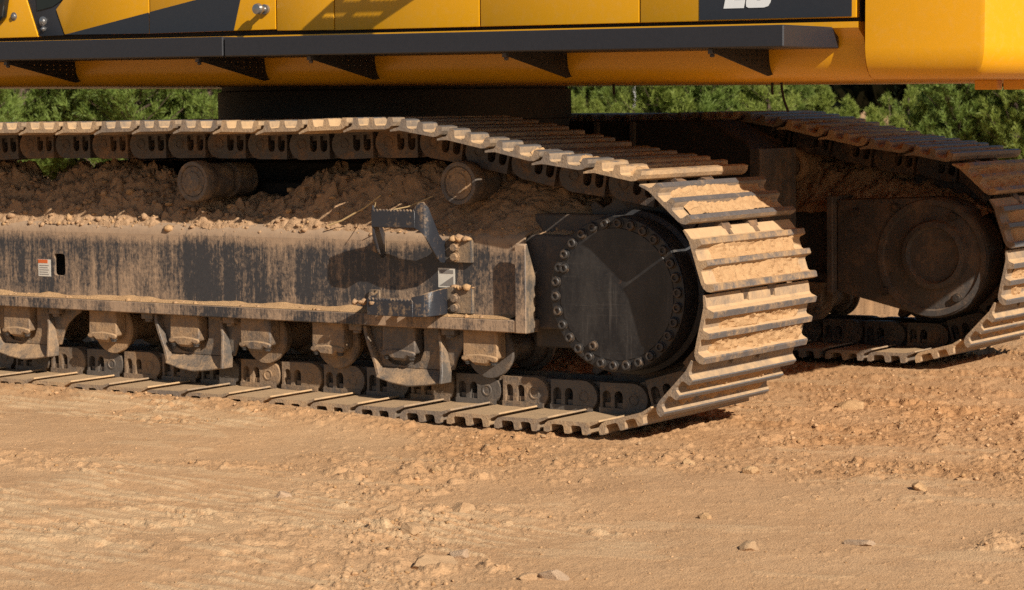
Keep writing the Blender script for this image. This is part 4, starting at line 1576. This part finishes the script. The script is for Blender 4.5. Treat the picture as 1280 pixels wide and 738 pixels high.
for px in (726, 748, 772, 798):
    place_pine(PV[2], px, 36, rp.uniform(.55, .75), rp.uniform(0, 6.28), 'small pale pine right of the slew ring, below the gap in the trees', 'small pines by the gap')

# far dark wood, one mass
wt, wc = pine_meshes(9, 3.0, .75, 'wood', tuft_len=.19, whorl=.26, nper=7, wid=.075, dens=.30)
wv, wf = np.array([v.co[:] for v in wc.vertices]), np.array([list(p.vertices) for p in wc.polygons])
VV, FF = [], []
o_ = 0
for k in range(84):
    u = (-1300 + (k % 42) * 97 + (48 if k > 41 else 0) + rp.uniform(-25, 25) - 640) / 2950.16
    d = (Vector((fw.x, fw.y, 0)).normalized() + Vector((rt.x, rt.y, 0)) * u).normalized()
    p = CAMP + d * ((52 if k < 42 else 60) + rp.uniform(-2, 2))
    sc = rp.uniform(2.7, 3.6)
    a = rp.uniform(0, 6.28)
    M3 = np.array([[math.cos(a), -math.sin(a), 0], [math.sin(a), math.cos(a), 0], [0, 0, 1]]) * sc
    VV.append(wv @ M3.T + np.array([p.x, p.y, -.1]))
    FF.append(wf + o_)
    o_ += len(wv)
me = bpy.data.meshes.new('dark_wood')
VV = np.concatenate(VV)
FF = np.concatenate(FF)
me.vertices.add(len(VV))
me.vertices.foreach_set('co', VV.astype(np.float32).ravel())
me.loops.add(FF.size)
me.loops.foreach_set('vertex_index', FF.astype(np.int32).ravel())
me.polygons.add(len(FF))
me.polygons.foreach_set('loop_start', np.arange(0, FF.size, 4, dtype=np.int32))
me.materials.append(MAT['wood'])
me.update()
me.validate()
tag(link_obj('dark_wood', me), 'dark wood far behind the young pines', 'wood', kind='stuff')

# weeds at the foot of the pines
rgw = np.random.default_rng(3)
V, F = [], []
for k in range(5000):
    u = (rgw.uniform(680, 1000) - 640) / 2950.16
    d = (Vector((fw.x, fw.y, 0)).normalized() + Vector((rt.x, rt.y, 0)) * u).normalized()
    p = CAMP + d * rgw.uniform(23, 28)
    h = rgw.uniform(.5, 1.14)
    an = rgw.uniform(0, 6.28)
    s = Vector((math.cos(an), math.sin(an), 0)) * rgw.uniform(.006, .018)
    lean = Vector((rgw.uniform(-.25, .25), rgw.uniform(-.25, .25), 1)) * h
    b = Vector((p.x, p.y, 0))
    o = len(V)
    V += [b - s, b + s, b + lean * .6 + s, b + lean, b + lean * .6 - s]
    F.append((o, o + 1, o + 2, o + 3, o + 4))
me = bpy.data.meshes.new('weeds')
me.from_pydata([tuple(v) for v in V], [], F)
me.materials.append(MAT['weed'])
tag(link_obj('weeds', me), 'tall green weeds at the foot of the young pines', 'weeds', kind='stuff')

# pale post in the gap
d = (Vector((fw.x, fw.y, 0)).normalized() + Vector((rt.x, rt.y, 0)) * ((795 - 640) / 2950.16)).normalized()
p = CAMP + d * 40
pm_ = MB().lathe([(.025, 0), (.025, 2.2), (.035, 2.2), (.035, 2.26), (0, 2.27)], (p.x, p.y, -.02), 'z', 10)
tag(part('boundary_post', pm_, 'post', None), 'thin pale post among the trees right of the slew ring', 'post')
